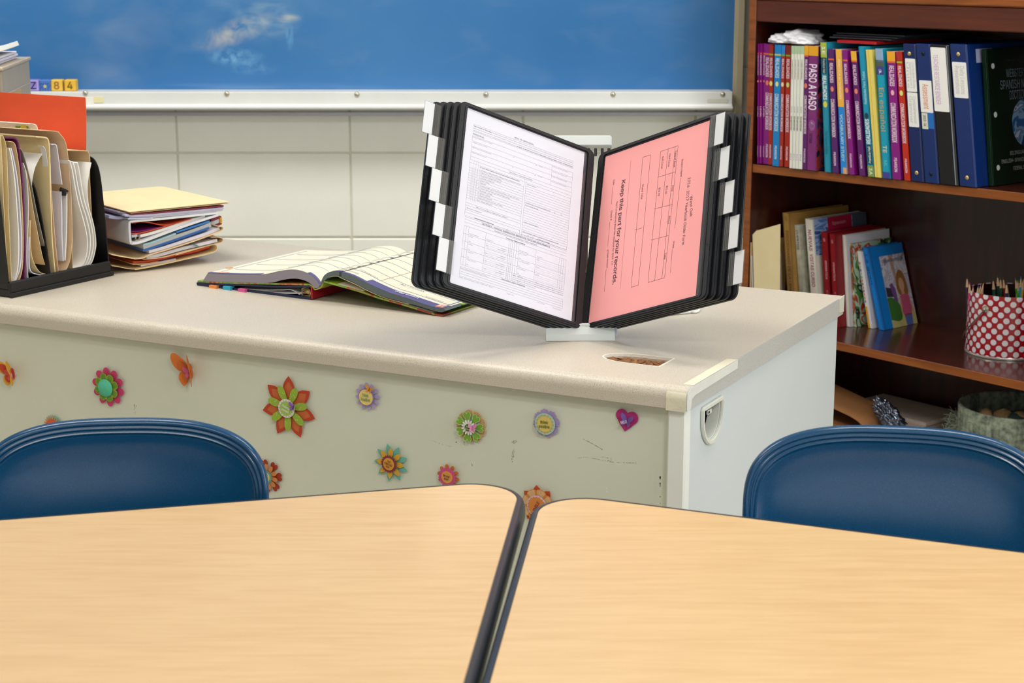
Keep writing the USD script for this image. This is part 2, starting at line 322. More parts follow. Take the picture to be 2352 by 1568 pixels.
desk = thing('teacher_desk', 'large beige laminate desk with paper flowers on its front panel', 'desk', TD[:3, 3] * A([1, 1, 0]), math.atan2(DX[1], DX[0]))
r = .017
prof = [(DD, 0), (r, 0)] + [(r - r * math.sin(a), -r + r * math.cos(a)) for a in np.linspace(.15, math.pi / 2, 9)] + [(.0, -DT + .001), (.001, -DT), (DD, -DT)]
TP = TD @ A([[0, 0, 1, -DL], [1, 0, 0, 0], [0, 1, 0, 0], [0, 0, 0, 1.0]])
top = extr(Polygon(prof), DL, TP)
g0 = dl(hz(1545, 823, DZ)); g1 = dl(hz(1515, 842, DZ)); gt = dl(hz(1377, 822, DZ))
gx, gy0, gy1, gl = (g0[0] + g1[0]) / 2, g1[1], g0[1], (g0[0] + g1[0]) / 2 - gt[0]
gc = (gy0 + gy1) / 2; gh = (gy1 - gy0) / 2
gp = Polygon([(gx, gy0), (gx, gy1)] + [(gx - gl + .045 - .045 * math.cos(a), gc + gh * math.sin(a)) for a in np.linspace(math.pi / 2, -math.pi / 2, 17)])
hole = extr(gp, .08, TD, z0=-.05)
top = trimesh.boolean.difference([top, hole], engine='manifold')
obj('desk_top', top, lam, desk, smooth=30)
obj('edge_band', extr(Polygon([(y, z) for y, z in prof]), .0012, TD @ A([[0, 0, 1, .0], [1, 0, 0, 0], [0, 1, 0, 0], [0, 0, 0, 1.0]])), lam_edge, desk, label='grey speckled edge band of the desk top')
obj('grommet_ring', extr(gp.buffer(.0022).difference(gp.buffer(-.0006)), .0045, TD, z0=-.004), M('e2ddd0', .4, .02), desk, label='pale rim of the cable opening')
card = M('9b6b3c', .85, .12, 60)
obj('cardboard_backing', rb((gx - gl - .02, gy0 - .02, -.0105), (gx + .02, gy1 + .02, -.0065), .0005, TD), card, desk, label='torn brown cardboard in the cable opening')
rng = np.random.RandomState(3); bits = []
for fx, fy, s in ((.10, .55, .012), (.16, .4, .011), (.30, .6, .013), (.36, .35, .012), (.34, .75, .008), (.55, .75, .007), (.57, .5, .006), (.74, .7, .010), (.76, .45, .007), (.9, .72, .006)):
    c = A([gx - gl + gl * fx, gy0 + (gy1 - gy0) * fy, -.0052])
    m = trimesh.creation.icosphere(1, 1.0); m.vertices *= (1 + .8 * (rng.rand(len(m.vertices), 1) - .5)); m.vertices *= A([s * .8, s * .7, .0028]); m.apply_translation(c); bits.append(put(m, TD))
    for k in range(2):
        q = c + A([rng.uniform(-s, s), rng.uniform(-s, s) * .7, -.0008]); bits.append(put(sph(q, s * .6, (1, .5, .25), 1), TD))
obj('torn_paper', bits, M('7d5330', .8, .25, 150), desk)
obj('knockout', rb((gx - gl * .30, gy0 + .004, -.0064), (gx - gl * .22, gy0 + .014, -.0061), .0002, TD), M('140c06', .9), desk)
steel_f = M('dcdfcc', .42, .03, 5, bump=.08, bscale=900, name='panel_paint'); steel_p = M('eceee6', .38, .02, 5, bump=.05, bscale=900, name='post_paint'); steel_s = M('d2d8d8', .36, .02, 4, bump=.05, bscale=900, name='side_paint')
PY = .024
obj('front_panel', rb((-DL + .03, PY, -.735), (-.028, PY + .012, -DT), .001, TD), steel_f, desk)
obj('corner_post', rb((-.0305, .0105, -.743), (-.0035, .03, -DT), .0025, TD), steel_p, desk)
obj('corner_post', rb((-DL + .0035, .0105, -.743), (-DL + .0305, .03, -DT), .0025, TD), steel_p, desk)
# the right-hand side panel with its finger pull
SX = -.0045
TS = fr(tf(TD, (SX, 0, 0)), DY, (0, 0, 1))     # x inward, y up, z to the right
def sl(u, v):
    p = meas(u, v, DX, TS[:3, 3]); return (np.linalg.inv(TS) @ A([*p, 1]))[:3]
h0, h1, hb = sl(1608, 962), sl(1657, 918), sl(1625, 1022)
hw, ht = h1[0] - h0[0], (h0[1] + h1[1]) / 2 + .012; hh = ht - hb[1]; hx = (h0[0] + h1[0]) / 2
Dout = Polygon([(hx - hw / 2, ht), (hx + hw / 2, ht)] + [(hx + hw / 2 * math.cos(a), ht - .018 - (hh - .018) * math.sin(a)) for a in np.linspace(0, math.pi, 25)]).buffer(-.006).buffer(.006)
Din = Dout.buffer(-.0065)
side = extr(sbox(.013, -.735, DD - .012, -DT).difference(Din), .012, TS, z0=-.012)
obj('side_panel', side, steel_s, desk)
hd = obj('finger_pull', cat([extr_bev(Dout.difference(Din), .005, .0012, TS), extr(Din.difference(Din.buffer(-.002)), .017, TS, z0=-.017)]), M('d8d9cf', .35, .02), desk, label='D-shaped pale plastic finger pull')
obj('latch', [rb((hx + hw * .16, ht - hh * .40, -.012), (hx + hw * .34, ht - hh * .30, -.009), .0005, TS)], M('e4e4dc', .4), hd)
obj('latch_slot', rb((hx + hw * .17, ht - hh * .375, -.0092), (hx + hw * .24, ht - hh * .325, -.0086), .0002, TS), M('16181a', .6), hd)
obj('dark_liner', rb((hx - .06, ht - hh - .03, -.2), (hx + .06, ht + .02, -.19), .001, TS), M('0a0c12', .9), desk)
obj('back_panel', rb((-DL + .03, DD - .03, -.735), (-.02, DD - .018, -DT), .001, TD), steel_s, desk)
obj('side_panel', rb((-DL + .0045, .013, -.735), (-DL + .0165, DD - .012, -DT), .001, TD), steel_s, desk)
tape = M('ded7bd', .6, .05, 40, bump=.3, bscale=300, name='masking_tape'); tape2 = M('d9d8cf', .55, .05, 40, bump=.3, bscale=200)
# masking tape on the worn corner and along the side edge
cv = A([(r - (r + .0006) * math.sin(a), -r + (r + .0006) * math.cos(a)) for a in np.linspace(.95, math.pi / 2, 7)] + [(-.0006, -.024), (-.0004, -.0325)])
P3 = A([tf(TD, (-.0285, y, z)) for y, z in cv]); obj('tape_patch', sheet(P3, .0007, DX, DX * .0285), tape, desk, label='masking tape over the worn front corner')
tp = Polygon([(.0005, -.031), (.0002, -.016), (.003, -.008), (.010, -.003), (.016, -.0005), (.195, -.0005), (.195, -.0135), (.03, -.0150), (.018, -.018), (.015, -.0310)])
obj('tape_patch', extr(tp, .0008, fr(tf(TD, (.0011, 0, 0)), DY, (0, 0, 1))), tape2, desk, label='strip of masking tape along the side edge')
obj('tape_patch', rb((-.013, .022, 0), (.002, .19, .0005), .0002, TD), tape, desk)
obj('tape_patch', extr(Polygon([(DD - .028, -.001), (DD + .0005, .002), (DD + .001, -.027), (DD - .026, -.024)]), .0012, fr(tf(TD, (.0011, 0, 0)), DY, (0, 0, 1))), M('c9c7b8', .5, .05, 40), desk, label='tape patch on the far corner')
# scuffs on the front panel
TF = fr(tf(TD, (0, PY, 0)), DX, (0, 0, 1))   # x to the right, y up, z towards the viewer
TFI = np.linalg.inv(TF)
def fl(u, v, off=0.):
    return (TFI @ A([*meas(u, v, -DY, tf(TF, (0, 0, off))), 1.0]))[:3]
rng = np.random.RandomState(11); sc = []
def scuff(pts, w, gap=.5):
    q = cr([fl(*p)[:2] for p in pts], 10)
    for a, b in zip(q[:-1], q[1:]):
        if rng.rand() > gap: sc.append(line2(*a, *(a + (b - a) * rng.uniform(.3, .9)), w * rng.uniform(.5, 1.3), .0003, TF))
scuff([(1323, 1052), (1352, 1050), (1400, 1060), (1465, 1063)], .0005, .25); scuff([(1340, 1008), (1360, 1018), (1384, 1032)], .0007, .15); scuff([(990, 1010), (1010, 1018), (1040, 1026)], .0004, .4)
scuff([(1383, 1049), (1412, 1054)], .0006, .3); scuff([(1390, 1058), (1405, 1056)], .0006, .3)
for u, v, a, b in ((1183, 1014, 7, 5), (1179, 1040, 3, 10), (1176, 1055, 1.2, 6), (1066, 1018, 1, 4), (1084, 1068, .8, 3), (311, 940, 2.5, 12), (1048, 1016, 1.5, 1.5)):
    for k in range(int(5 + a * b * .5)):
        p = fl(u + rng.uniform(-a, a), v + rng.uniform(-b, b)); sc.append(line2(p[0], p[1], p[0] + rng.uniform(-.001, .001), p[1] + rng.uniform(.0004, .0016), .0004, .0003, TF))
obj('scuff_marks', sc, M('6f6a5c', .8), desk, kind='stuff')
for u, v in ((1394, 1121), (1393, 1128)):
    p = fl(u, v); obj('paint_chip', flatpoly(Point(p[0], p[1]).buffer(.0009), TF, .0003), M('efefe8', .6), desk)
sc = []
TFp = fr(tf(TD, (0, .0105, 0)), DX, (0, 0, 1))
for v, s in ((1096, 1.6), (1110, 1.2), (1115, .8), (1140, .7), (1155, .6)):
    p = (np.linalg.inv(TFp) @ A([*meas(1514.5, v, -DY, TFp[:3, 3]), 1]))[:3]; sc.append(flatpoly(Polygon([(p[0] + .0012 + .0008 * s * math.cos(a), p[1] + .0016 * s * math.sin(a) * (1 + .3 * math.sin(3 * a))) for a in np.linspace(0, 6.2, 9)]), TFp, .0002))
obj('paint_chip', sc, M('4c4438', .8), desk)

# ---------------------------------------------------------------- student tables
TBZ = .70
def wood_mat(name, c1, c2, rough, sx, ang, coat=0.):
    n = {'tc': ('texture_coordinate', {}), 'mp': ('mapping', {'rotation': (0, 0, ang), 'scale': sx}), 'n1': ('noise_texture', {'scale': 6., 'detail': 5.0, 'distortion': .4}), 'n2': ('noise_texture', {'scale': 2.2, 'detail': 2.0}),
         'r': ('rgb_ramp', {'ramp': [(.3, lin(c1)), (.62, lin(c2))]}), 'r2': ('rgb_ramp', {'ramp': [(.35, (.95, .92, .88)), (.65, (1, 1, 1))]}), 'm': ('mix_color', {'blend_type': 'multiply', 'fac': 1.0}),
         'p': ('principled_bsdf', {'roughness': rough, 'coat_weight': coat, 'coat_roughness': .12})}
    return mat_nodes(name, n, [('tc.object', 'mp.vector'), ('mp.vector', 'n1.vector'), ('tc.object', 'n2.vector'), ('n1.fac', 'r.fac'), ('n2.fac', 'r2.fac'), ('r.color', 'm.a'), ('r2.color', 'm.b'), ('m.result', 'p.base_color')], 'p.BSDF')
maple_l = wood_mat('maple_laminate_left', 'cfac7c', 'd8b788', .36, (2.0, 22, 22), -.25); maple_r = wood_mat('maple_laminate_right', 'cfac7c', 'd8b788', .36, (2.0, 22, 22), .15)
rubber = M('2a2d33', .34, .08, 20, name='bumper_edge'); chrome = M('b8bcc0', .18, .02, metal=1.0, name='chrome')
def isect(p, q, a, b):
    d, e = q - p, b - a; t = ((a[0] - p[0]) * e[1] - (a[1] - p[1]) * e[0]) / (d[0] * e[1] - d[1] * e[0]); return p + t * d
def table(lab, back, seam, sgn, bl, sl_, mat):
    b0, b1 = [hz(*p, TBZ)[:2] for p in back]; s0, s1 = [hz(*p, TBZ)[:2] for p in seam]
    c = isect(b0, b1, s0, s1); db = nrm(b1 - b0) * sgn; ds = nrm(s1 - s0)
    f = c + ds * sl_; e = c + db * bl
    inward = nrm(f - c - ((f - c) @ db) * db); g = e + inward * sl_ * abs(ds @ inward) - db * (c + db * 0 - f) @ db * 0 - db * .16
    poly = Polygon([c, e, g, f]).buffer(-.055, quad_segs=12).buffer(.055, quad_segs=12)
    cx, cy = poly.centroid.x, poly.centroid.y
    t = thing('student_table', lab, 'table', (cx, cy, 0))
    T = np.eye(4); T[2, 3] = TBZ - .028
    obj('table_top', extr_bev(poly.buffer(-.0004), .0284, .0006, T), mat, t)
    # moulded edge: half-round profile swept round the outline
    o = A(LineString(poly.exterior.coords).segmentize(.02).coords)[:-1]; tg = np.roll(o, -1, 0) - np.roll(o, 1, 0); tg /= np.linalg.norm(tg, axis=1)[:, None]
    nn = np.stack([tg[:, 1], -tg[:, 0]], 1)
    if Polygon(o).exterior.is_ccw is False: nn = -nn
    rings = [(0, .0006), (.0045, .0), (.0075, -.003), (.0094, -.009), (.0094, -.021), (.0076, -.0275), (.004, -.0305), (0, -.031)]
    v = A([[*(o[i] + nn[i] * a), TBZ + z] for i in range(len(o)) for a, z in rings]); fcs = grid_faces(len(o) + 1, len(rings), False) % len(v)
    obj('bumper_edge', mk(v, fcs), rubber, t, smooth=60)
    leg = poly.buffer(-.07); mn = A(leg.exterior.coords)[:-1]
    apron = poly.buffer(-.09); obj('apron', extr(apron.difference(apron.buffer(-.02)), .06, z0=TBZ - .09), M('26292e', .5), t)
    hull = [c + (A([cx, cy]) - c) * .22, e + (A([cx, cy]) - e) * .2, g + (A([cx, cy]) - g) * .22, f + (A([cx, cy]) - f) * .2]
    for h in hull:
        lg = obj('leg', tube([(h[0], h[1], .03), (h[0], h[1], TBZ - .03)], .014, 12), chrome, t, smooth=40)
        obj('glide', cyl(.018, .032, fr((h[0], h[1], 0), (1, 0, 0), (0, 1, 0)), 14), M('1c1c1e', .5), lg)
    return c, db
table('light maple table with black edge, left one in the foreground', ((0, 1195), (1100, 1110)), ((1178.5, 1180), (1066, 1568)), -1, 1.05, .72, maple_l)
table('light maple table with black edge, right one in the foreground', ((1320, 1140), (2352, 1270)), ((1228, 1200), (1124, 1568)), 1, 1.05, .72, maple_r)

# ---------------------------------------------------------------- blue shell chairs
blue = None
def chair_mat():
    n = {'tc': ('texture_coordinate', {}), 'n1': ('noise_texture', {'scale': 1100., 'detail': 1.0}), 'r': ('rgb_ramp', {'ramp': [(.3, lin('02365a')), (.6, lin('024168')), (.8, lin('0c5076'))]}),
         'n2': ('noise_texture', {'scale': 9., 'detail': 2.0}), 'b': ('bump', {'strength': .06, 'distance': .002}), 'p': ('principled_bsdf', {'roughness': .2, 'specular_ior_level': .5})}
    return mat_nodes('chair_plastic', n, [('tc.object', 'n1.vector'), ('n1.fac', 'r.fac'), ('r.color', 'p.base_color'), ('tc.object', 'n2.vector'), ('n2.fac', 'b.height'), ('b.normal', 'p.normal')], 'p.BSDF')
chair_blue = chair_mat()
def chair(lab, ctr, yaw, ztop):
    """ctr: foot point under the top rim of the back; local x = width, -y = the way the chair faces"""
    t = thing('school_chair', lab, 'chair', (*ctr, 0), yaw, 'blue chairs at the tables')
    T = fr((*ctr, 0), (math.cos(yaw), math.sin(yaw), 0), (-math.sin(yaw), math.cos(yaw), 0))
    W, Hb = .176, .34
    zb = ztop - Hb
    th = np.linspace(-.0, math.pi, 61)
    top = []
    for a in th:   # flat-arched top with round shoulders
        x, z = math.cos(a), math.sin(a); top.append((W * math.copysign(abs(x) ** (2 / 3), x), ztop - .10 + .10 * z ** (2 / 3)))
    top = A(top); sideR = A([(W - .014 * (1 - k) ** 2, zb + (Hb - .10) * k) for k in np.linspace(0, 1, 10)[:-1]])
    o = np.vstack([sideR, top, (sideR * A([-1, 1]))[::-1]])
    ctrp = A([0, zb + .12])
    ins = [0, .0008, .0025, .0050, .0062, .0070, .0078, .0088, .0100, .0108, .0116, .0126, .0138, .0146, .0154, .0165, .018, .021, .026, .034, .045, .06, .09, .12, .15, .17]
    dep = [.009, .0030, .0004, .0000, .0004, .0018, .0022, .0016, .0008, .0012, .0030, .0034, .0028, .0024, .0034, .0048, .0052, .0062, .0076, .0086, .0092, .0096, .0098, .0098, .0098, .0098]
    tg = np.gradient(o, axis=0); tg /= np.linalg.norm(tg, axis=1)[:, None]; nn = np.stack([-tg[:, 1], tg[:, 0]], 1)
    V = []
    for d, h in zip(ins, dep):
        k = min(1, d / .03)
        a_ = o + nn * d; b_ = o + (ctrp - o) * min(.985, d / .172)
        q = a_ * (1 - k) + b_ * k
        y = -.55 * (q[:, 0] ** 2) * 1.0 + .0 + h
        lean = (q[:, 1] - zb) * .16 - .055 * (1 - (q[:, 1] - zb) / Hb) ** 2
        V.append(np.stack([q[:, 0], y + lean - .054, q[:, 1]], 1))
    n = len(o); Fv = np.vstack(V)
    f = grid_faces(len(ins), n)
    bk = []
    for k_, d in enumerate([0, .004, .012, .04, .09, .17]):
        i = min(range(len(ins)), key=lambda i: abs(ins[i] - d)); bk.append(V[i] + A([0, [.0, .006, .0085, .007, .0055, .0055][k_], 0]))
    Bv = np.vstack(bk); fb = grid_faces(len(bk), n)
    m = trimesh.Trimesh(np.vstack([Fv, Bv]), np.vstack([f[:, ::-1], fb + len(Fv)]), process=False); m.fix_normals()
    obj('backrest', put(m, T), chair_blue, t, smooth=50)
    # seat pan flows out of the back
    xs = np.linspace(-1, 1, 25); ys = np.linspace(0, 1, 16); g = []
    for b in ys:
        for a in xs:
            w = W * (1.0 + .06 * math.sin(b * 3)) * (1 - .18 * max(0, b - .85) / .15 * abs(a) ** 4)
            z = zb + .012 - .02 * math.sin(min(1, b * 1.3) * math.pi) + .03 * (1 - b) ** 6 + .03 * a * a * (1 - b) - .05 * max(0, b - .85) ** 1.2 * 6 * .25
            g.append((w * a, -.055 - .385 * b - .55 * (w * a) ** 2 * (1 - b), z))
    g = A(g); gf = grid_faces(16, 25); g2 = g - A([0, 0, .006])
    m = trimesh.Trimesh(np.vstack([g, g2]), np.vstack([gf, gf[:, ::-1] + len(g)]), process=False); obj('seat', put(m, T), chair_blue, t, smooth=50)
    zs = zb - .012
    for sx in (-1, 1):
        for fy, nm in ((-.36, 'leg'), (-.10, 'leg')):
            out = -.04 if fy < -.2 else .07
            p = cr([(sx * .10, -.23, zs - .012), (sx * .145, fy, zs - .014), (sx * .165, fy + out * .3, zs - .06), (sx * .19, fy + out, .012)], 6)
            lg = obj(nm, put(tube(p, .0105, 10), T), chrome, t, smooth=50); obj('glide', put(cyl(.016, .014, fr((sx * .19, fy + out, 0), (1, 0, 0), (0, 1, 0)), 12), T), M('2b2b2d', .5), lg)
c = vy(281, 970, 2.03); chair('blue moulded plastic chair behind the left table', (c[0], c[1]), math.radians(3), .7625)
c = vy(2063, 988, 1.95); chair('blue moulded plastic chair behind the right table', (c[0], c[1]), math.radians(-9), .7745)
# ---------------------------------------------------------------- bookcase
BX = nrm((.647, -.762, 0)); BN = A([-BX[1], BX[0], 0]); B0 = A([.5158, 3.85, 0])
TB = fr(B0, BX, BN); TBI = np.linalg.inv(TB)
BW, BD = .92, .305
S1, S2, S3 = .8515, .4925, .135
def cherry(name, c1, c2, rough, coat, sc=(5, 5, 60)):
    n = {'tc': ('texture_coordinate', {}), 'mp': ('mapping', {'scale': sc}), 'n1': ('noise_texture', {'scale': 1., 'detail': 5.0, 'distortion': .8}), 'r': ('rgb_ramp', {'ramp': [(.3, lin(c1)), (.7, lin(c2))]}),
         'p': ('principled_bsdf', {'roughness': rough, 'coat_weight': coat, 'coat_roughness': .1})}
    return mat_nodes(name, n, [('tc.object', 'mp.vector'), ('mp.vector', 'n1.vector'), ('n1.fac', 'r.fac'), ('r.color', 'p.base_color')], 'p.BSDF')
w_edge = cherry('cherry_edge', '74390c', '96521a', .4, .1); w_face = cherry('cherry_face', '30100a', '4c1c10', .22, .3); w_in = cherry('cherry_inside', '2a0c04', '3e1206', .3, .3, (40, 40, 3))
w_rail = cherry('cherry_rail', '481602', '602604', .55, 0.)
bc = thing('bookcase', 'dark cherry bookcase set across the corner, filled with books', 'bookcase', B0, math.atan2(BX[1], BX[0]))
def bb(lo, hi, c=.0012): return rb(lo, hi, c, TB)
for x in (0, BW - .019):
    p = obj('side_panel', bb((x, .002, 0), (x + .019, BD, 1.92)), w_in, bc); obj('front_edge', bb((x, 0, 0), (x + .019, .0022, 1.92), .0008), w_edge, p)
obj('back_panel', bb((.019, BD - .008, 0), (BW - .019, BD, 1.92)), w_in, bc)
def s1z(s): return .8500 + .0128 * s      # the upper shelf sits slightly out of level
for z in (S1, S2, S3, 1.212, 1.57):
    Q = fr((0, 0, .8500), (1, 0, .0128), (0, 1, 0)) if z == S1 else fr((0, 0, z), (1, 0, 0), (0, 1, 0))
    p = obj('shelf', put(rb((.0195, .006, -.018), (BW - .0195, BD - .0085, 0), .0012), TB @ Q), w_face, bc); obj('front_edge', put(rb((.0195, .004, -.018), (BW - .0195, .0065, -.0003), .0008), TB @ Q), w_edge, p)
obj('top_rail', bb((.0195, .0015, 1.1605), (BW - .0195, .02, 1.2065), .002), w_rail, bc)
obj('shelf_lip', bb((.0195, -.003, 1.2075), (BW - .0195, .02, 1.222), .002), w_edge, bc)
obj('plinth', bb((.0195, .012, 0), (BW - .0195, .03, S3 - .018)), w_face, bc)
obj('top_board', bb((-.005, -.005, 1.92), (BW + .005, BD, 1.945)), w_face, bc)
pins = []
for z in (.62, .70, 1.02):
    pins.append(put(cyl(.003, .002, fr((.0192, .025, z), (0, 1, 0), (0, 0, 1)), 8), TB))
obj('shelf_pin', pins[0], M('b98c52', .3, metal=.8), bc); obj('shelf_pin', pins[1], M('b98c52', .3, metal=.8), bc)
# ---------------------------------------------------------------- desk-top display panel organizer
blackp = M('13151a', .40, .08, 60, bump=.12, bscale=1500, name='panel_plastic'); greyw = M('cdd2d0', .35, .02, 20, name='holder_white'); olive = M('8c8a74', .45, .04, name='holder_spine')
white_paper = M('d9dae4', .6, .01, 20, coat=.25, name='form_paper'); pink = M('f6a3a2', .6, .03, 8, coat=.25, name='pink_paper'); ink = M('77778a', .7, .02, name='form_ink'); ink2 = M('633c46', .7, .02, name='order_form_ink'); ink3 = M('9c9cac', .7, .02, name='fine_form_ink')
sleeve = M('4f4a50', .12, .15, 14, name='dark_sleeve', spec=.7)
def clear_mat():
    return mat_nodes('clear_plastic', {'t': ('transparent_bsdf', {'color': (.975, .98, .985)}), 'g': ('glossy_bsdf', {'color': (.9, .93, 1), 'roughness': .06}), 'm': ('mix_closure', {'fac': .1})}, [('t.BSDF', 'm.closure1'), ('g.BSDF', 'm.closure2')], 'm.closure')
clear = clear_mat(); label_white = M('f8f8f8', .55, .01, name='tab_label')
UYA = nrm((.097, .533, .84))
TL = fr((-.089, 2.4537, .8498), (.8253, .4377, -.3568), (.0841, .5295, .8441)); TR = fr((.115, 2.559, .7673), (.6822, -.6532, .3284), (.1105, .5361, .8369))
org = thing('display_panel_organizer', 'desk-top organizer fanning out black framed display panels with white tabs', 'document organizer', (.1, 2.56, DZ))
# foot, spine and top bracket
TO = fr((.1025, 2.556, DZ + .0004), (1, .02, 0), (0, 1, 0))
foot = Polygon([(-.012, 0), (.11, 0), (.11, .004), (.014, .020), (.002, .0225), (-.004, .0215), (-.0115, .010)])
obj('foot', extr(foot, .103, TO @ A([[0, 0, 1, -.0515], [1, 0, 0, 0], [0, 1, 0, 0], [0, 0, 0, 1.0]])), greyw, org)
obj('foot_rail', rb((-.018, -.0045, .0195), (.018, .004, .0245), .001, TO), greyw, org)
obj('foot_cap', rb((.0515, -.004, .004), (.0555, .05, .02), .001, TO), M('a9a9b6', .3, .03), org)
TSP = fr((.1045, 2.571, .762), (1, 0, 0), UYA)
obj('spine', rb((-.010, -.006, -.008), (.012, .298, -.002), .001, TSP), olive, org)
for y in (.030, .072, .262, .010):
    pass
for y, x in ((.012, .002), (.066, .0), (.206, .006)):
    obj('rivet', put(sph((x, y, -.001), .0042, (1, 1, .6)), TSP), M('d9d8cc', .35), org, smooth=True)
obj('spine_clip', rb((.004, .085, -.002), (.009, .15, .001), .001, TSP), greyw, org)
obj('top_bracket', rb((-.052, .297, -.016), (.052, .316, .004), .002, TSP), greyw, org)
for i in range(10):
    x = (i - 4.5) * .0105; obj('pivot', put(cyl(.0024, .012, fr((x, .281, .002), (1, 0, 0), (0, 0, -1)), 10), TSP), blackp, org)
frame_outer = rrect(-14.5e-3, -8.5e-3, .2344, .2872, .011); frame_inner = rrect(-.0022, -.0015, .2218, .2812, .004)
frame_ring = frame_outer.difference(frame_inner)
groove = rrect(-.0055, -.0045, .2255, .2835, .006)
def panel(T, k, side):
    """side -1: left pack (free edge at local x<0), +1: right pack; k counts back from the front panel"""
    S = np.eye(4); S[0, 3] = side * .0105 * k
    Tk = S @ T
    if side > 0:   # mirror the frame so that the hinge is at local x = 0
        mir = np.diag([-1., 1, 1, 1]); off = np.eye(4); off[0, 3] = .2196
        P = lambda m: put(m, Tk @ off @ mir)
    else: P = lambda m: put(m, Tk)
    def fix(m): m.fix_normals(); return m
    f = cat([extr_bev(frame_ring, .0058, .0012, fr((0, 0, -.0040), (1, 0, 0), (0, 1, 0))), extr(groove.difference(frame_inner), .0014, z0=.0012)])
    fp = obj('panel_frame', fix(P(f)), blackp, org)
    obj('sleeve', fix(P(extr(rrect(-.0030, -.0023, .2226, .2820, .004), .0012, z0=-.0018))), sleeve, fp)
    dots = [cyl(.0007, .0004, fr((x, y, .0018), (1, 0, 0), (0, 1, 0)), 6) for x, y in [(-.0095, yy) for yy in (.03, .075, .12, .165, .21, .255)] + [(xx, .2845) for xx in (.02, .06, .10, .14, .18)]]
    for d in dots: obj('frame_dot', fix(P(d)), M('0a0a0d', .6), fp)
    # index tab on the free edge
    j = (4 - k) if side < 0 else k
    y1 = (.2775 - .0545 * j) if side < 0 else (.2775 - .0545 * j)
    y0 = y1 - .0515
    x0, x1 = -.0312, -.0045
    tb = obj('tab_holder', P(cat([rb((x0, y0, .0086), (x1, y1, .0090), .0001), rb((x0, y0, .0099), (x1 + .002, y1, .0103), .0001), rb((x0, y0, .0086), (x0 + .0006, y1, .0103), .0001), rb((-.0152, y0 + .004, .0012), (-.0142, y1 - .004, .0090), .0002)] + [rb((-.0128 + i * .0032, y0, .0100), (-.0120 + i * .0032, y1, .0116), .0001) for i in range(3)])), clear, fp, label='clear plastic tab holder')
    obj('tab_label', P(rb((x0 + .0008, y0 + .0006, .0093), (-.0138, y1 - .0006, .0096), .0001)), label_white, fp, label='blank white tab label')
    return Tk, fp
for k in range(4, -1, -1):
    TkL, fL = panel(TL, k, -1)
    sh = A([.0, .0, .2159, .2794]); 
    obj('sheet', rb((.0, .0, -.0006), (.2159, .2794, -.0003), .0001, TkL), white_paper if k == 0 else M(['f0eef3', 'e8e6ea', 'd9c9dc', 'eeeef2', 'e9e9f0'][k], .6, .02), fL)
    TkR, fR = panel(TR, k, 1)
    obj('sheet', rb((-.0003, .0, -.0006), (.2125, .2785, -.0003), .0001, TkR), pink if k == 0 else M(['f7938b', 'efeff2', 'f2ecd8', 'e8eaf0', 'efefef'][k], .6, .02), fR, label='salmon pink order form' if k == 0 else None)
# ---- print on the white form (millimetres in the sheet, y from its foot)
G = []; Fi = []
def tx(s, x, y, h, bold=False, w=None, align='l', big=True, to=None):
    T = TL @ fr((x / 1e3, y / 1e3, -.0001), (1, 0, 0), (0, 1, 0))
    m = flat_text(s, h / 1e3, np.eye(4), bold, 1., align=align)
    if w: m.apply_scale((w / 1e3 / (m.bounds[1, 0] - m.bounds[0, 0]), 1, 1))
    (G if big else Fi).append(put(m, T))
def ln(x0, y0, x1, y1, w=.3): Fi.append(line2(x0 / 1e3, y0 / 1e3, x1 / 1e3, y1 / 1e3, w / 1e3, -.00018, TL))
tx('HEALTH APPRAISAL', 104, 258.8, 2.6, False, 36, 'c')
tx('Dear Parent or Guardian:', 12.7, 253.6, 1.5, True, 33)
tx('The following information is requested so that the school can work with the parent to meet the physical, intellectual and emotional needs', 46.5, 253.6, 1.3, w=150, big=False)
tx('of the child. Fill out the information requested in Section I. Section II may be completed by the examining physician or nurse. Information from this certificate of immunization. The', 12.7, 250.0, 1.3, w=184, big=False)
tx('remaining sections are to be completed by a health professional.', 12.7, 246.6, 1.3, w=77, big=False); tx('BE SURE TO BRING YOUR CHILD\'S IMMUNIZATION RECORDS TO THE EXAMINATION.', 91, 246.6, 1.4, True, 105)
tx('PERSONAL', 13.2, 240.0, 2.6, w=20)
ln(12.7, 257, 197, 257); ln(12.7, 245.3, 197, 245.3)
for y in (238, 229.8, 221.2, 213, 204.8, 199.4, 194.6): ln(13, y, 196.8, y)
for x in (13, 196.8): ln(x, 238, x, 109.5)
ln(158.1, 238, 158.1, 204.8)
for i, (s, c) in enumerate((("CHILD'S NAME (Last, First, Middle)", 'DATE OF BIRTH (mm/dd/yy)'), ('ADDRESS (Number & Street)', "TODAY'S DATE (mm/dd/yy)"), ('PARENT/GUARDIAN (Last, First, Middle)', 'HOME TELEPHONE NUMBER'), ('ADDRESS (Number & Street)', 'WORK TELEPHONE NUMBER'))):
    y = 235.6 - 8.35 * i; tx(s, 14, y, 1.25, w=34 if i % 2 == 0 else 26, big=False); tx(c, 159, y, 1.25, w=28, big=False)
    if i in (1, 3):
        tx('City', 86, y, 1.2, big=False); tx('MI', 128, y, 1.2, big=False); tx('ZIP Code', 134, y + .8, 1.2, big=False)
tx('SECTION I - HEALTH HISTORY', 104, 200.6, 1.9, False, 42, 'c')
ln(110.2, 199.4, 110.2, 104); ln(113.8, 199.4, 113.8, 104)
tx('Is your child having any of the problems listed below?', 30.8, 191.8, 1.55, True, 71)
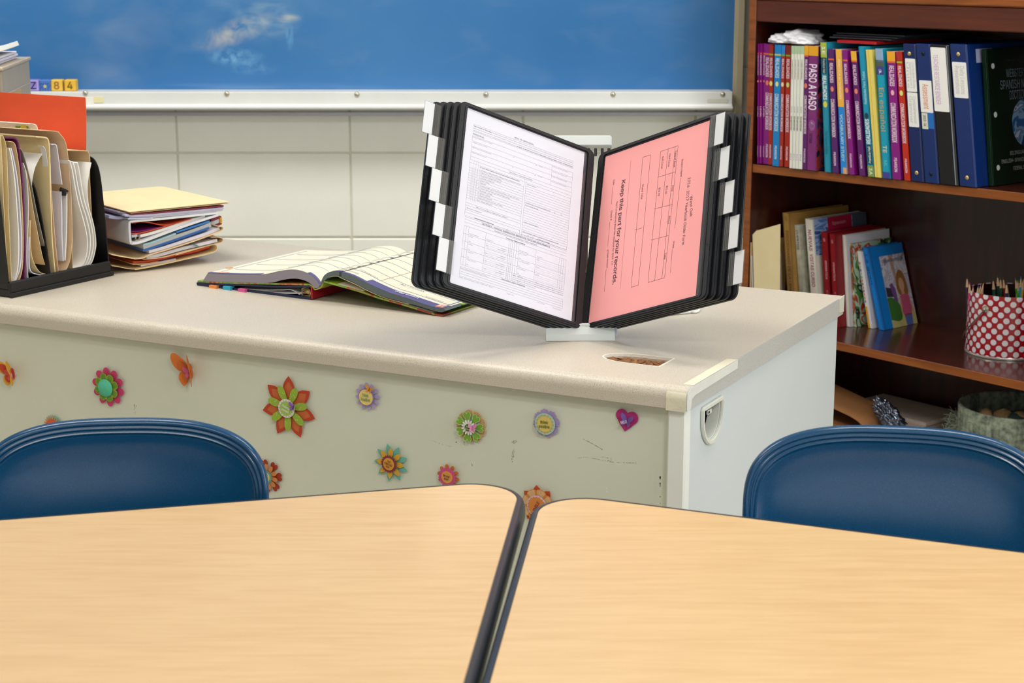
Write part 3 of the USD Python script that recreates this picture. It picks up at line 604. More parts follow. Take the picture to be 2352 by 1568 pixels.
Q = ['1. Allergies or Reactions (for example, food, medication or other)', '2. Hay Fever, Asthma, or Wheezing', '3. Eczema or Frequent Skin Rashes', '4. Convulsions/Seizures', '5. Heart Trouble', '6. Diabetes', '7. Frequent Colds, Sore Throats, Earaches (4 or more per year)', '8. Trouble with Passing Urine or Bowel Movements', '9. Shortness of Breath', '10. Speech Problems', '11. Menstrual Problems', '12. Dental Problems: Date of Last Exam', 'Other (please describe)']
for i, s in enumerate(Q):
    y = 187.4 - 4.05 * i; tx(s, 30.8, y, 1.45, w=min(74, 1.18 * len(s)), big=True)
    ln(13, y - 1.2, 110.2, y - 1.2)
    for x in (17.5, 22, 26.5):
        for a in ((x, y, x + 1.4, y), (x + 1.4, y, x + 1.4, y + 1.4), (x + 1.4, y + 1.4, x, y + 1.4), (x, y + 1.4, x, y)): ln(*a, .15)
for x in (20, 24, 28): ln(x, 199.4, x, 134, .15)
for y in (130.2, 126.0, 119, 115): ln(13, y, 110.2, y)
tx('Does your child take any medication(s) regularly?', 30.5, 127.2, 1.4, w=56); tx('Reason for Medication', 15.5, 121.3, 1.4, w=26)
tx('Birth History', 116, 191.6, 1.5, w=17)
for i in range(21): ln(113.8, 189 - 3.95 * i, 196.8, 189 - 3.95 * i)
tx('Are there any current or past diagnoses?', 115.6, 161.8, 1.4, w=46); tx('Yes', 168, 161.8, 1.3); tx('No', 181, 161.8, 1.3); tx('If yes, please describe', 115.6, 157.8, 1.4, w=24)
tx('If yes, list medications', 115.6, 130.1, 1.4, w=27); tx('Was the health history reviewed by a health professional?', 115.6, 114.4, 1.4, w=66); tx('Yes', 124, 110.4, 1.3); tx('No', 133, 110.4, 1.3); tx("Examiner's Initials", 143, 110.4, 1.45, True, 22)
tx('Parent/Guardian Signature', 29.9, 109.5, 1.7, True, 34); tx('Date', 86, 108.4, 1.3)
for y in (109.6, 107.6, 103.8, 99.3, 93.8): ln(13.8, y, 197.6, y)
tx('SECTION II - PHYSICAL EXAMINATION, INSPECTION, TESTS AND MEASUREMENTS', 105.2, 104.4, 2.1, True, 122, 'c'); tx('Required for Child Care and Head Start / Early Head Start', 104.7, 100.3, 1.8, w=76, align='c'); tx('Tests and Measurements', 104.5, 94.9, 2.0, True, 35, 'c')
for y in (81.4, 69.7, 57.4, 45): ln(14.2, y, 197.5, y)
ln(14.3, 32.6, 104, 32.6)
for x in (14.2, 18.2, 22.6, 52.5, 93.5, 96.5, 99.5, 103.2, 107.2, 111.4, 142.5, 185, 189, 193, 197.5): ln(x, 93.8, x, 32.6 if x < 104 else 44)
for i, (s, q) in enumerate((('VISION', 'HEIGHT & WEIGHT'), ('HEARING', 'HEAD/CIRCUMFERENCE'), ('URINALYSIS', 'BLOOD PRESSURE'), ('BLOOD LEAD LEVEL', 'TUBERCULIN'))):
    y = 78.6 - 12.1 * i
    tx(s, 24, y, 1.2, big=False); tx('Date', 24, y - 7.6, 1.2, big=False); tx(q, 112.5, y, 1.2, big=False); tx('Date', 112.5, y - 7.6, 1.2, big=False); tx('Other', 54, y - 5, 1.2, big=False); tx('Uncorrected', 80, y - 2, 1.2, big=False); tx('Without Treatment', 75, y - 5, 1.2, big=False)
    for k in range(3): ln(52.5, y - 1 - 3 * k, 103.2, y - 1 - 3 * k, .15); ln(142.5, y - 1 - 3 * k, 197.5, y - 1 - 3 * k, .15)
    tx(['Height', 'Reading', 'Reading', 'Type'][i], 144, y, 1.2, big=False)
for s, x in (('Was child tested for', 24), ('Test Results', 54), ('Was child tested for', 112.5), ('Test Results', 144)): tx(s, x, 83, 1.3, big=False)
tx('NOTE:', 104.6, 41.3, 1.4, True)
for i, s in enumerate(('Blood lead level required for children enrolled in Medicaid must be tested', 'at one and two years of age, or once between three and six years of age if not', 'previously tested. All children under age six living in high-risk areas should be tested', 'at the same intervals as listed above.')): tx(s, 112 if i == 0 else 104.6, 41.3 - 3 * i, 1.3, w=(84 if i == 0 else 92) if i < 3 else 42, big=False)
for y in (29.4, 25.8, 22.2, 18.6, 14.8): ln(14.2, y, 197.4, y)
for x in (14.2, 197.4): ln(x, 29.4, x, 14.8)
tx('Please explain Recurring Abnormal Findings', 15, 26.8, 1.3, w=46, big=False); tx('Examinations and/or Inspections', 86, 29.9, 1.5, True, 42)
tx('BCAL-3305 (formerly OCAL-3305 DSS-3305)', 14.4, 12.2, 1.3, w=58, big=False); tx('Page 1 of 2', 104, 10.5, 1.4, w=13, align='c', big=False); tx('Form Code', 153, 12.2, 1.2, w=12, big=False); tx('February 2017', 180, 11.0, 1.2, w=16, big=False)
front = stage.GetPrimAtPath(fL).GetPath().pathString
obj('printed_text', G, ink, fL, label='printed headings and questions of a school health form'); obj('printed_lines', Fi, ink3, fL, kind='stuff')
# ---- print on the pink order form; the sheet stands sideways, its text runs down the panel
G = []
TRI = np.linalg.inv(TR)
def pk(u, v):
    p = meas(u, v, TR[:3, 2], TR[:3, 3]); return (TRI @ A([*p, 1]))[:2]
def c4(x, y): return pk(1320 + x / 2.75, 230 + y / 2.75)
def ptext(s, a, b, h, bold=False):
    a, b = c4(*a), c4(*b); d = nrm(b - a); m = flat_text(s, h, np.eye(4), bold); w = np.linalg.norm(b - a); m.apply_scale((w / m.bounds[1, 0], 1, 1))
    G.append(put(m, TR @ fr((*a, -.0001), (*d, 0), (-d[1], d[0], 0))))
def pl_(a, b, w=.0004, dash=0):
    a, b = c4(*a), c4(*b)
    if not dash: G.append(line2(*a, *b, w, -.0001, TR)); return
    n = int(np.linalg.norm(b - a) / dash)
    for i in range(n): p = a + (b - a) * i / n; q = p + (b - a) / n * .5; G.append(line2(*p, *q, w, -.0001, TR))
ptext('West Oak', (727, 608), (727, 738), .0052); ptext('2016-2017 Yearbook Order Form', (716, 487), (676, 915), .0050); ptext("Student's Name", (675, 372), (667, 485), .0033); pl_((668, 490), (632, 808)); ptext('Grade', (622, 890), (617, 935), .0033); pl_((616, 940), (604, 1090))
ptext('Type of Book', (634, 318), (624, 425), .0036); ptext('Hard Cover', (597, 338), (588, 424), .0034); ptext('Soft Cover', (552, 355), (545, 436), .0034); ptext('Price', (614, 538), (609, 576), .0034); ptext('$25.00', (578, 540), (570, 593), .0036); ptext('$20.00', (531, 552), (524, 606), .0036); ptext('Amount', (594, 730), (588, 783), .0034); ptext('Total', (568, 963), (563, 1006), .0034)
for a, b in (((653, 287), (567, 1121)), ((635, 294), (550, 1128)), ((590, 309), (504, 1140)), ((543, 323), (462, 1151)), ((653, 287), (543, 323)), ((636, 452), (525, 486)), ((617, 658), (503, 686)), ((594, 853), (481, 883)), ((567, 1121), (462, 1151)),
             ((479, 345), (401, 1167)), ((430, 360), (356, 1181)), ((479, 345), (430, 360)), ((425, 806), (380, 819)), ((401, 1167), (356, 1181))): pl_(a, b)
ptext('Grand Total', (426, 532), (417, 627), .0034); pl_((355, 380), (287, 1192), .0005, .0017)
ptext('Keep this part for your records.', (298, 503), (238, 1165), .0074, True); ptext('Yes! I ordered my West Oak yearbook for 2016-17!', (262, 640), (231, 1040), .0034)
ptext('Date', (244, 502), (241, 536), .0032); pl_((240, 545), (231, 657)); ptext('Check #', (228, 698), (225, 760), .0032); pl_((222, 768), (208, 922)); ptext('or Cash Amount', (206, 943), (200, 1060), .0032); pl_((198, 1068), (187, 1210))
obj('printed_text', G, ink2, fR, label='printed lettering and table of a yearbook order form')
TRA = TL @ fr((.155, -.0052, .0020), (1, 0, 0), (0, 1, 0))
obj('warning_mark', [line2(-.003, -.002, .003, -.002, .0003, 0, TRA), line2(-.003, -.002, 0, .003, .0003, 0, TRA), line2(.003, -.002, 0, .003, .0003, 0, TRA)], M('34343c', .3), fL)

# white charger cable behind the organizer
wc = M('e4e4e2', .35, .02, name='cable_white')
q = [hz(u, v, DZ + .004) for u, v in ((1500, 722), (1553, 717))]
cb = thing('charger_cable', 'white charger plug with its looped cable behind the organizer', 'cable', (*hz(1570, 715, DZ)[:2], DZ))
obj('plug', tube([q[1], (q[0] + q[1]) / 2 * .5 + q[1] * .5, q[1] + (hz(1584, 714, DZ + .004) - q[1])], .0040, 12), wc, cb, smooth=40)
lp = [hz(u, v, DZ + .0028) for u, v in ((1583, 714.5), (1596, 716), (1604, 713), (1606, 708), (1600, 705), (1585, 706.5), (1560, 710), (1500, 718), (1440, 722))]
obj('cord', tube(cr(lp, 6), .0022, 8), wc, cb, smooth=60)
# ---------------------------------------------------------------- paper flowers, butterflies and a heart stuck on the desk's front panel
def paper(h): return M(h, .65, .04, 120, name=None)
def ell(rx, ry, cx=0, cy=0, n=20): return Polygon([(cx + rx * math.cos(a), cy + ry * math.sin(a)) for a in np.linspace(0, 2 * math.pi, n, endpoint=False)])
def petal(kind, r0, r1, w):
    if kind == 'round':
        m = (r0 + r1) / 2; return Polygon([(w / 2 * math.sin(a) * (1 - .28 * math.cos(a)), m - (r1 - r0) / 2 * math.cos(a)) for a in np.linspace(0, 2 * math.pi, 18, endpoint=False)])
    if kind == 'leaf':
        t = np.linspace(0, 1, 9); s = np.sin(np.pi * t ** 1.25) * .5 * w * (1 - .15 * t)
        return Polygon([(-a, r0 + (r1 - r0) * b) for a, b in zip(s, t)] + [(a, r0 + (r1 - r0) * b) for a, b in zip(s[::-1][1:-1], t[::-1][1:-1])]).buffer(0)
    if kind == 'heart':
        h = r1 - r0; return unary_union([Polygon([(-w * .12, r0), (w * .12, r0), (w * .5, r0 + h * .72), (-w * .5, r0 + h * .72)]), ell(w * .27, h * .27, -w * .25, r0 + h * .74), ell(w * .27, h * .27, w * .25, r0 + h * .74)])
    if kind == 'scal':
        h = r1 - r0; return unary_union([Polygon([(-w * .3, r0), (w * .3, r0), (w * .42, r0 + h * .6), (-w * .42, r0 + h * .6)])] + [ell(w * .2, h * .3, x * w, r0 + h * y) for x, y in ((-.32, .62), (0, .72), (.32, .62))])
def bend(m, k, z0=0.):
    r2 = m.vertices[:, 0] ** 2 + m.vertices[:, 1] ** 2; m.vertices[:, 2] += z0 + k * r2; return m
def flower(u, v, label, layers, cat_='paper flower', tilt=0.):
    """layers: (part name, spec..., colour, height off the panel, curl); radii in picture pixels at the panel"""
    c = fl(u, v); c[2] = .0006; s = 1.0 / (FPX / ((tf(TF, c) - CC) @ FW))
    o = tf(TF, c)
    t = thing('paper_butterfly' if 'butterfly' in cat_ else ('paper_heart' if 'heart' in cat_ else 'paper_flower'), label, cat_, o, 0., 'paper decorations stuck on the desk front')
    Tf_ = fr(o, TF[:3, 0], TF[:3, 1]); last = t
    obj('glue_dot', put(cyl(6 * s, .0015, n=10), Tf_), paper('d8d4c6'), t)
    for L in layers:
        kind = L[0]
        if kind == 'petals':
            _, shape, n, r0, r1, w, col, z, curl, ph = L[:10]; deco = L[10] if len(L) > 10 else None
            for i in range(n):
                a = ph + 2 * math.pi * i / n; g = petal(shape, r0 * s, r1 * s, w * s)
                R_ = np.eye(4); R_[:2, :2] = [[math.cos(a), -math.sin(a)], [math.sin(a), math.cos(a)]]
                m = extr(g, .0005); m = m.subdivide() if len(m.faces) < 90 else m
                m = bend(m, curl / s * .01, z * 1e-3 + .0002 * (i % 3))
                m.apply_transform(R_); pp = obj('petal', put(m, Tf_), paper(col), t)
                if deco:
                    d = deco(shape, r0 * s, r1 * s, w * s)
                    dm = flatpoly(d[0], np.eye(4)); dm.vertices[:, 2] += .0008; dm = bend(dm, curl / s * .01, z * 1e-3 + .0002 * (i % 3)); dm.apply_transform(R_); obj('petal_print', put(dm, Tf_), paper(d[1]), pp)
        elif kind == 'disc':
            _, r, col, z, dome = L[:5]; g = ell(r * s, r * s, n=28)
            if len(L) > 5: nt, amp = L[5]; g = Polygon([((r + amp * (1 if i % 2 else -1)) * s * math.cos(i * math.pi / nt), (r + amp * (1 if i % 2 else -1)) * s * math.sin(i * math.pi / nt)) for i in range(2 * nt)])
            m = lathe([(1e-5, z * 1e-3 + dome * s), (r * s * .5, z * 1e-3 + dome * s * .8), (r * s * .85, z * 1e-3 + dome * s * .35), (r * s, z * 1e-3), (r * s, z * 1e-3 - .0006), (1e-5, z * 1e-3 - .0006)], n=28) if dome else extr(g, .0006, z0=z * 1e-3)
            last = obj('flower_center', put(m, Tf_), paper(col), t)
        elif kind == 'ring':
            _, r0, r1, col, z = L; obj('ring_print', flatpoly(ell(r1 * s, r1 * s, n=28).difference(ell(r0 * s, r0 * s, n=28)), Tf_, z * 1e-3 + .0008), paper(col), last)
        elif kind == 'dots':
            _, n, r, rd, col, z = L; obj('dot_print', flatpoly(unary_union([ell(rd * s, rd * s, r * s * math.cos(a), r * s * math.sin(a), 8) for a in np.linspace(0, 2 * math.pi, n, endpoint=False)]), Tf_, z * 1e-3 + .0009), paper(col), last)
        elif kind == 'text':
            _, lines, col, z, h, rot = L
            ms = []
            for i, (tx_, w) in enumerate(lines):
                y = ((len(lines) - 1) / 2 - i) * h * 1.45 * s
                c_, s_ = math.cos(rot), math.sin(rot); ms.append(text_fit(tx_, w * s, h * s, Tf_ @ fr((-s_ * y, c_ * y, z * 1e-3 + .001), (c_, s_, 0), (-s_, c_, 0)), True))
            obj('lettering', ms, paper(col), last)
        elif kind == 'wings':   # butterfly: (dx, dy, size, colour, z, rot, openL, openR, body colour)
            _, dx, dy, sz, col, z, rot, oL, oR, bcol = L
            wing = unary_union([Polygon(cr([(0, 0), (.25, .55), (.75, 1.0), (1.0, .9), (.95, .45), (.6, .05), (.0, -.05)], 4)), Polygon(cr([(0, .05), (.55, .0), (.7, -.35), (.5, -.75), (.25, -.6), (.0, -.1)], 4))]).buffer(0)
            bx = fr((dx * s, dy * s, z * 1e-3), (math.cos(rot), math.sin(rot), 0), (-math.sin(rot), math.cos(rot), 0))
            for sg, op in ((-1, oL), (1, oR)):
                m = extr(wing, .03); m.apply_scale(sz * s); m.vertices[:, 2] *= .0006 / (.03 * sz * s)
                c_, s_ = math.cos(op), math.sin(op); W = np.eye(4); W[:3, :3] = [[sg * c_, 0, -sg * s_ * 0], [0, 1, 0], [s_, 0, 1]]
                m.apply_transform(W); m.fix_normals(); obj('wing', put(m, Tf_ @ bx), paper(col), t)
            obj('butterfly_body', put(sph((0, 0, .001), sz * s * .16, (.7, 2.6, 1)), Tf_ @ bx), paper(bcol), t)
        elif kind == 'shape':
            _, nm, poly, col, z, curl = L; m = extr(poly, .6); m.vertices[:, :2] *= s; m.vertices[:, 2] *= .001; m.vertices[:, 2] += z * 1e-3; last = obj(nm, put(m, Tf_), paper(col), t)
    return t
def d_edge(col, inset=.86):
    def f(shape, r0, r1, w):
        g = petal(shape, r0, r1, w); return g.intersection(sbox(-1, r0 + (r1 - r0) * .55, 1, 1)).difference(petal(shape, r0 - (r1 - r0) * .22, r0 + (r1 - r0) * .80, w * 1.0)), col
    return f
def d_line(col, k=.12):
    def f(shape, r0, r1, w):
        g = petal(shape, r0, r1, w); return g.difference(g.buffer(-w * k * .5)).buffer(0), col
    return f
def d_stripes(col, n=5):
    def f(shape, r0, r1, w):
        g = petal(shape, r0, r1, w).buffer(-w * .05); h = r1 - r0
        st = [Polygon([(0, r0 - h * .4), (w * (x - .05), r1 * 1.0 + h * .1), (w * (x + .05), r1 * 1.0 + h * .1)]) for x in np.linspace(-.42, .42, n)]
        return unary_union(st).intersection(g), col
    return f
def d_spots(col):
    def f(shape, r0, r1, w):
        g = petal(shape, r0, r1, w).buffer(-w * .08); h = r1 - r0; rr = np.random.RandomState(5)
        return unary_union([Point(rr.uniform(-.4, .4) * w, r0 + h * rr.uniform(.1, .95)).buffer(w * rr.uniform(.04, .1), quad_segs=3) for _ in range(14)]).intersection(g), col
    return f
flower(35, 857, 'paper butterfly with yellow wings and a red centre, leftmost on the desk front', [('wings', -2, 0, 34, 'e2a32c', 3, .15, .6, 1.15, 'c0361f'), ('wings', 0, 2, 25, 'c8431f', 6, .15, .7, 1.2, 'a32015'), ('wings', 2, -2, 15, 'e0605a', 9, .1, .8, 1.2, 'd8a0d0')], 'paper butterfly')
flower(253, 887, 'pink paper flower with green striped petals and a teal dome centre', [('petals', 'round', 10, 14, 46, 18, 'd2406e', 3, .06, .1), ('petals', 'round', 8, 10, 34, 19, '8fb43a', 8, .04, .3, d_stripes('5c8a22', 5)), ('disc', 21, '53bd98', 12, 10)])
flower(441, 851, 'orange paper butterfly with a pink flower on it', [('wings', 0, 0, 44, 'd9762a', 3, .12, .25, 1.0, 'c96a1c'), ('wings', 2, -2, 27, 'cf6420', 6, .12, .3, 1.0, 'b3401c'), ('wings', 4, -2, 15, 'd2618e', 9, .1, .5, .9, 'a03050')], 'paper butterfly')
flower(126, 978, 'orange disc flower with thin teal and orange rays, partly behind the left chair', [('petals', 'round', 24, 14, 28, 3.4, '8cc4b4', 2, .02, 0.), ('petals', 'round', 24, 12, 25, 3, 'e0935a', 5, .03, .13), ('disc', 17, 'd9562c', 8, 3), ('text', [('BE A', 15), ('STAR', 15)], 'f1e2c8', 11.6, 5, .05)])
flower(447, 984, 'small blue and yellow paper flower just above the left chair back', [('petals', 'round', 9, 3, 17, 10, '4aa3bd', 2, .05, .2), ('disc', 7, 'e3b545', 5, 3)])
flower(667, 934, 'large paper flower with orange pointed petals under lime green petals', [('petals', 'leaf', 7, 12, 74, 33, 'cf6a38', 2.5, .022, -.02, d_edge('bf4224')), ('petals', 'round', 7, 10, 55, 18, '9ab83c', 6, .035, .42, d_spots('c3d46c')), ('disc', 22, 'ece6e2', 10, 0), ('dots', 16, 19, 1.9, 'dcb6c6', 10), ('disc', 17, 'a5c858', 10.7, 0), ('text', [('challenge', 23), ('yourself', 21)], 'f2efe4', 11.4, 6, -.35), ('wings', 22, 6, 12, '8f62ae', 12, -.2, .5, .9, '35306e')])
flower(848, 909, 'lavender paper flower with a yellow centre reading Think Positive', [('petals', 'round', 12, 14, 33, 9, 'b7a3cf', 3, .05, .1), ('disc', 20.5, '8f78b4', 8, 0), ('disc', 18.5, 'ead07a', 8.7, 0), ('text', [('Think', 17), ('Positive', 24)], '6a9a6c', 9.4, 7, .0), ('wings', 11, 20, 10, 'd9913a', 10, -.3, .3, .3, 'c23a2c')])
flower(902, 1061, 'teal and yellow paper flower with a toothed maroon centre', [('petals', 'leaf', 9, 10, 46, 15, '6fb8a6', 3, .05, .2), ('petals', 'leaf', 8, 8, 37, 14, 'dfa62c', 6, .04, -.05), ('disc', 20, '86323c', 10, 0, (20, 1.3)), ('disc', 14.5, 'd99a34', 10.8, 0), ('text', [('TRY', 9), ('SOMETHING', 21), ('NEW', 9)], '6c2a2c', 11.5, 4.6, -.3)])
flower(618, 1092, 'rust red paper flower with orange petals and a teal ring, beside the left chair', [('petals', 'heart', 7, 14, 39, 19, 'a93a1e', 2, .04, .3), ('petals', 'round', 11, 10, 31, 9.5, 'd98948', 6, .05, .0), ('disc', 16.5, '5aa6a8', 9, 0, (18, 1.)), ('disc', 12.5, 'e2c35c', 9.8, 0), ('text', [('Be', 7), ('Positive', 17)], '5d5560', 10.5, 4.5, -.25)])
flower(1085, 977, 'green and peach layered paper flower with a small white daisy', [('petals', 'round', 9, 14, 39, 23, 'e3bd88', 2, .01, .2, d_stripes('d09a72', 5)), ('disc', 25, 'b6bcc6', 4, 0), ('petals', 'heart', 7, 9, 36, 20, '7fae3c', 7, .05, .25, d_line('b9d678', .14)), ('petals', 'round', 14, 6, 18.5, 4.6, 'eeece4', 11, .02, .0), ('disc', 8.5, '56702a', 12.5, 0), ('text', [('Be', 6), ('Brave', 12)], 'e0dcae', 13.2, 3.8, -.1), ('wings', 12, 1, 13, 'df97c0', 13, -.05, 1.2, .35, 'd66aa8')])
flower(1258, 970, 'lavender scalloped flower with a mint ring around a yellow think positive disc', [('petals', 'scal', 8, 14, 34, 18, 'ad97c8', 3, .03, .2), ('disc', 25.5, 'a8d2be', 8, 0), ('dots', 16, 21, 2.2, 'd3a84e', 8.3), ('disc', 18.5, 'dfc468', 8.9, 0), ('text', [('think', 20), ('positive', 27)], '55682c', 9.8, 7, .02)])
hp = unary_union([ell(15, 15, -13, 9), ell(15, 15, 13, 9), Polygon([(-27, 4), (0, 18), (27, 4), (12, -15), (0, -27), (-14, -14)])]).buffer(1.5).buffer(-1.5)
from shapely import affinity
flower(1441, 964, 'magenta paper heart carrying a small purple butterfly', [('shape', 'heart_card', affinity.rotate(hp, -8, origin=(0, 0)), 'b22874', 2, 0), ('wings', 4, 1, 17, '7a58a6', 6, -.25, .55, .45, '5a3a86'), ('text', [('SMILE!', 17)], 'e6d6ea', 11.5, 6.5, .3)], 'paper heart')
flower(1033, 1092, 'small pink toothed flower over orange petals, low on the desk front', [('petals', 'round', 10, 12, 29, 9, 'd07a34', 3, .04, .15), ('disc', 22, 'cf4f84', 7, 0, (20, 1.4)), ('disc', 14.5, 'e09a4c', 7.8, 0), ('text', [('Be your', 17), ('best!', 11)], '4e2f34', 8.6, 5, -.12)])
flower(1239, 1158, 'orange flower with striped petals peeking up between the two tables', [('petals', 'leaf', 8, 14, 47, 22, 'c8501f', 2, .02, .12), ('petals', 'round', 8, 14, 40, 27, 'd98a3e', 5, .02, .5, d_stripes('ecc493', 7)), ('disc', 25, 'd9c4de', 8, 0), ('disc', 22, 'd9863c', 8.7, 0, (18, 1.6)), ('text', [('SMILE', 26)], '8a2a44', 9.4, 7, 1.1)])
def tbl(p): return (TBI @ A([*p, 1.0]))[:3]
def sp(u, v, d): return tbl(meas(u, v, BN, tf(TB, (0, d, 0))))
def multi(name, cols, scale, rough=.4, st=(1, 1, 1)):
    return mat_nodes(name, {'tc': ('texture_coordinate', {}), 'mp': ('mapping', {'scale': st}), 'n': ('noise_texture', {'scale': scale, 'detail': 2.0, 'distortion': 1.2}), 'r': ('rgb_ramp', {'ramp': [(.28 + .44 * i / len(cols), lin(c)) for i, c in enumerate(cols)], 'interpolate': False}), 'p': ('principled_bsdf', {'roughness': rough})},
                     [('tc.object', 'mp.vector'), ('mp.vector', 'n.vector'), ('n.fac', 'r.fac'), ('r.color', 'p.base_color')], 'p.BSDF')
PREV = {}
class Book:
    """a book standing in the bookcase: local s along the shelf, d inwards, z up; leans by shearing s with z"""
    def __init__(b, kind, label, bl, br, tl, zs, dep, thick=None, group=None, cat_='book', d=None, ztop=None):
        zs = s1z(sp(*bl, .02)[0]) if zs == S1 else zs
        dep = dep if d is None else min(dep, .292 - d)
        p = tbl(hz(*bl, zs)); b.d = max(-.004, p[1]) if d is None else d
        b.s0 = sp(*bl, b.d)[0]; b.s1 = sp(*br, b.d)[0]; t = sp(*tl, b.d)
        b.z0, b.z1 = zs + (.0018 if zs > .7 else .0006), (t[2] if ztop is None else ztop); b.lean = (t[0] - b.s0) / (b.z1 - b.z0)
        hgt = b.z1 - b.z0; st = b.s0 + b.lean * hgt; wd = b.s1 - b.s0
        if PREV.get('z') == (zs > .7):   # stand clear of the left-hand neighbour, at the foot and at the top
            b.s0 = max(b.s0, PREV['bot'] + .0007); pt, pb, ph = PREV['top'] + .0007, PREV['bot'] + .0007, PREV['h']
            st = max(st, pb + (pt - pb) * hgt / ph) if hgt <= ph else max(st, b.s0 + (pt - b.s0) * hgt / ph)
            b.lean = (st - b.s0) / hgt; b.s1 = max(b.s1, b.s0 + wd * .8)
        if b.s0 + min(0, b.lean * (b.z1 - b.z0)) < .0200: b.s0 = .0200 - min(0, b.lean * (b.z1 - b.z0))
        dep = min(dep, .2935 - b.d); b.w, b.h, b.dep = max(.0025, b.s1 - b.s0 - .0005), b.z1 - b.z0, dep
        PREV.update(z=zs > .7, bot=b.s0 + b.w, top=b.s0 + b.w + b.lean * b.h, h=b.h)
        S = np.eye(4); S[0, 2] = b.lean; S[0, 3] = b.s0; S[1, 3] = b.d; S[2, 3] = b.z0
        b.T = TB @ S
        b.t = thing(kind, label, cat_, tf(b.T, (b.w / 2, dep / 2, 0)), math.atan2(BX[1], BX[0]), group)
        b.cover = None
    def put(b, m): return put(m, b.T)
    def shell(b, mat, ct=.0012, pages='e9e4d6', hard=0.):
        ct = min(ct, b.w * .22)
        b.cover = obj('cover', b.put(cat([rb((0, 0, 0), (b.w, ct, b.h), .0004), rb((0, 0, 0), (ct, b.dep, b.h), .0003), rb((b.w - ct, 0, 0), (b.w, b.dep, b.h), .0003)])), mat, b.t)
        obj('page_block', b.put(rb((ct, ct, hard), (b.w - ct, b.dep - .002 - hard, b.h - .0008 - hard), .0002)), M(pages, .85, .06, 6, stretch=(400, 3, 3)), b.t)
        return b
    def band(b, f0, f1, col, w0=0., w1=1., name='colour_band', y=.0002, top=False):
        """flat print on the spine between fractions f0..f1 of the height from the top"""
        m = rb((b.w * w0 + .0001, -y, b.h * (1 - f1)), (b.w * w1 - .0001, .0004, b.h * (1 - f0)), .0001)
        obj(name, b.put(m), M(col, .45, .03) if isinstance(col, str) else col, b.cover or b.t)
    def side_band(b, f0, f1, col, d0=.0, d1=1., y=.0002, name='cover_print'):
        m = rb((b.w - .0004, b.dep * d0 + .0003, b.h * (1 - f1)), (b.w + y, b.dep * d1, b.h * (1 - f0)), .0001); obj(name, b.put(m), M(col, .45, .03) if isinstance(col, str) else col, b.cover or b.t)
    def text(b, f0, f1, s, col, wf=.62, c=.5, bold=True, up=False, y=.0004):
        h = b.h * (f1 - f0); zc = b.h * (1 - (f0 + f1) / 2)
        T = fr((b.w * c, -y, zc), (0, 0, 1 if up else -1), (-1 if up else 1, 0, 0)); obj('lettering', b.put(text_fit(s, h, b.w * wf, T, bold)), M(col, .5, .02), b.cover or b.t)
    def text_side(b, d0, d1, f0, f1, s, col, bold=False, y=.0006):
        T = fr((b.w + y, b.dep * (d0 + d1) / 2, b.h * (1 - (f0 + f1) / 2)), (0, 1, 0), (0, 0, 1)); obj('lettering', b.put(text_fit(s, b.dep * (d1 - d0), b.h * (f1 - f0), T, bold)), M(col, .5, .02), b.cover or b.t)
    def dot(b, f, r, col, c=.5, name='colour_dot'):
        T = fr((b.w * c, -.0005, b.h * (1 - f)), (1, 0, 0), (0, 0, 1)); obj(name, b.put(flatpoly(ell(r, r * 1.3, 0, 0, 14), T)), M(col, .5, .02), b.cover or b.t)
U = lambda x, y: (1700 + x / 3.607, 40 + y / 3.607)
UP_ = 'books on the upper shelf'
def bk(label, xbl, xbr, yb, xtl, yt, dep, **k): return Book('shelf_book', label, U(xbl, yb), U(xbr, yb), U(xtl, yt), S1, dep, group=UP_, **k)
purp, red_, blu = M('84147c', .35, .04), M('a8200f', .35, .04), M('0d7cc0', .35, .04)
purp2 = M('5c1866', .35, .04)
def workbook(b, mat, top=None, dotc=None, ora='e0642e', t2='COMMUNICATION WORKBOOK', t1='REALIDADES', light='f0d6e6'):
    b.shell(mat, .0008)
    if top: b.band(0, .075, top)
    b.band(.075, .088, ora)
    b.text(.11, .27, t1, light, .55); b.text(.40, .71, t2, light, .6); b.text(.83, .94, 'PEARSON', light, .35)
    if dotc: b.dot(.32, min(.0042, b.w * .4), dotc)
    return b
for i, (a0, a1, t0) in enumerate(((100, 124, 105), (124.5, 145, 130), (145.5, 165, 155))):
    b = bk('thin magenta workbook, %s on the upper shelf' % ['first from the left', 'second from the left', 'third from the left'][i], a0, a1, 1213, t0, 215, .21); b.shell(purp, .0006); b.band(.075, .088, 'e0642e'); b.text(.095, .26, 'REALIDADES', 'f0d6e6', .6); b.dot(.31, .0018, 'e0875a'); b.text(.52, .61, 'LEVEL', 'f0cfe6', .6); b.text(.85, .94, 'PEARSON', 'e6b8da', .5)
workbook(bk('wider magenta workbook beside three thin ones', 165.5, 221, 1216, 183, 218, .21), purp, dotc='e6765a')
workbook(bk('red workbook with a yellow dot, first red one from the left', 222, 265, 1225, 243, 224, .21), red_, dotc='e8dc7a', ora='8aa82a')
workbook(bk('bright blue workbook between red ones', 266, 319, 1235, 287, 226, .21), blu, dotc='e6dc8c', ora='c9bb4a', light='cfe8f4')
workbook(bk('narrow red workbook with a blue top', 320, 352, 1240, 336, 230, .21), M('a52a17', .35, .04), top='1a7fd0', dotc='e8c9a0', ora='6aa82a')
workbook(bk('red workbook with a green dot beside four white booklets', 365, 407, 1245, 380, 232, .21), red_, top='7c1410', dotc='b9d87a', ora='6aa82a')
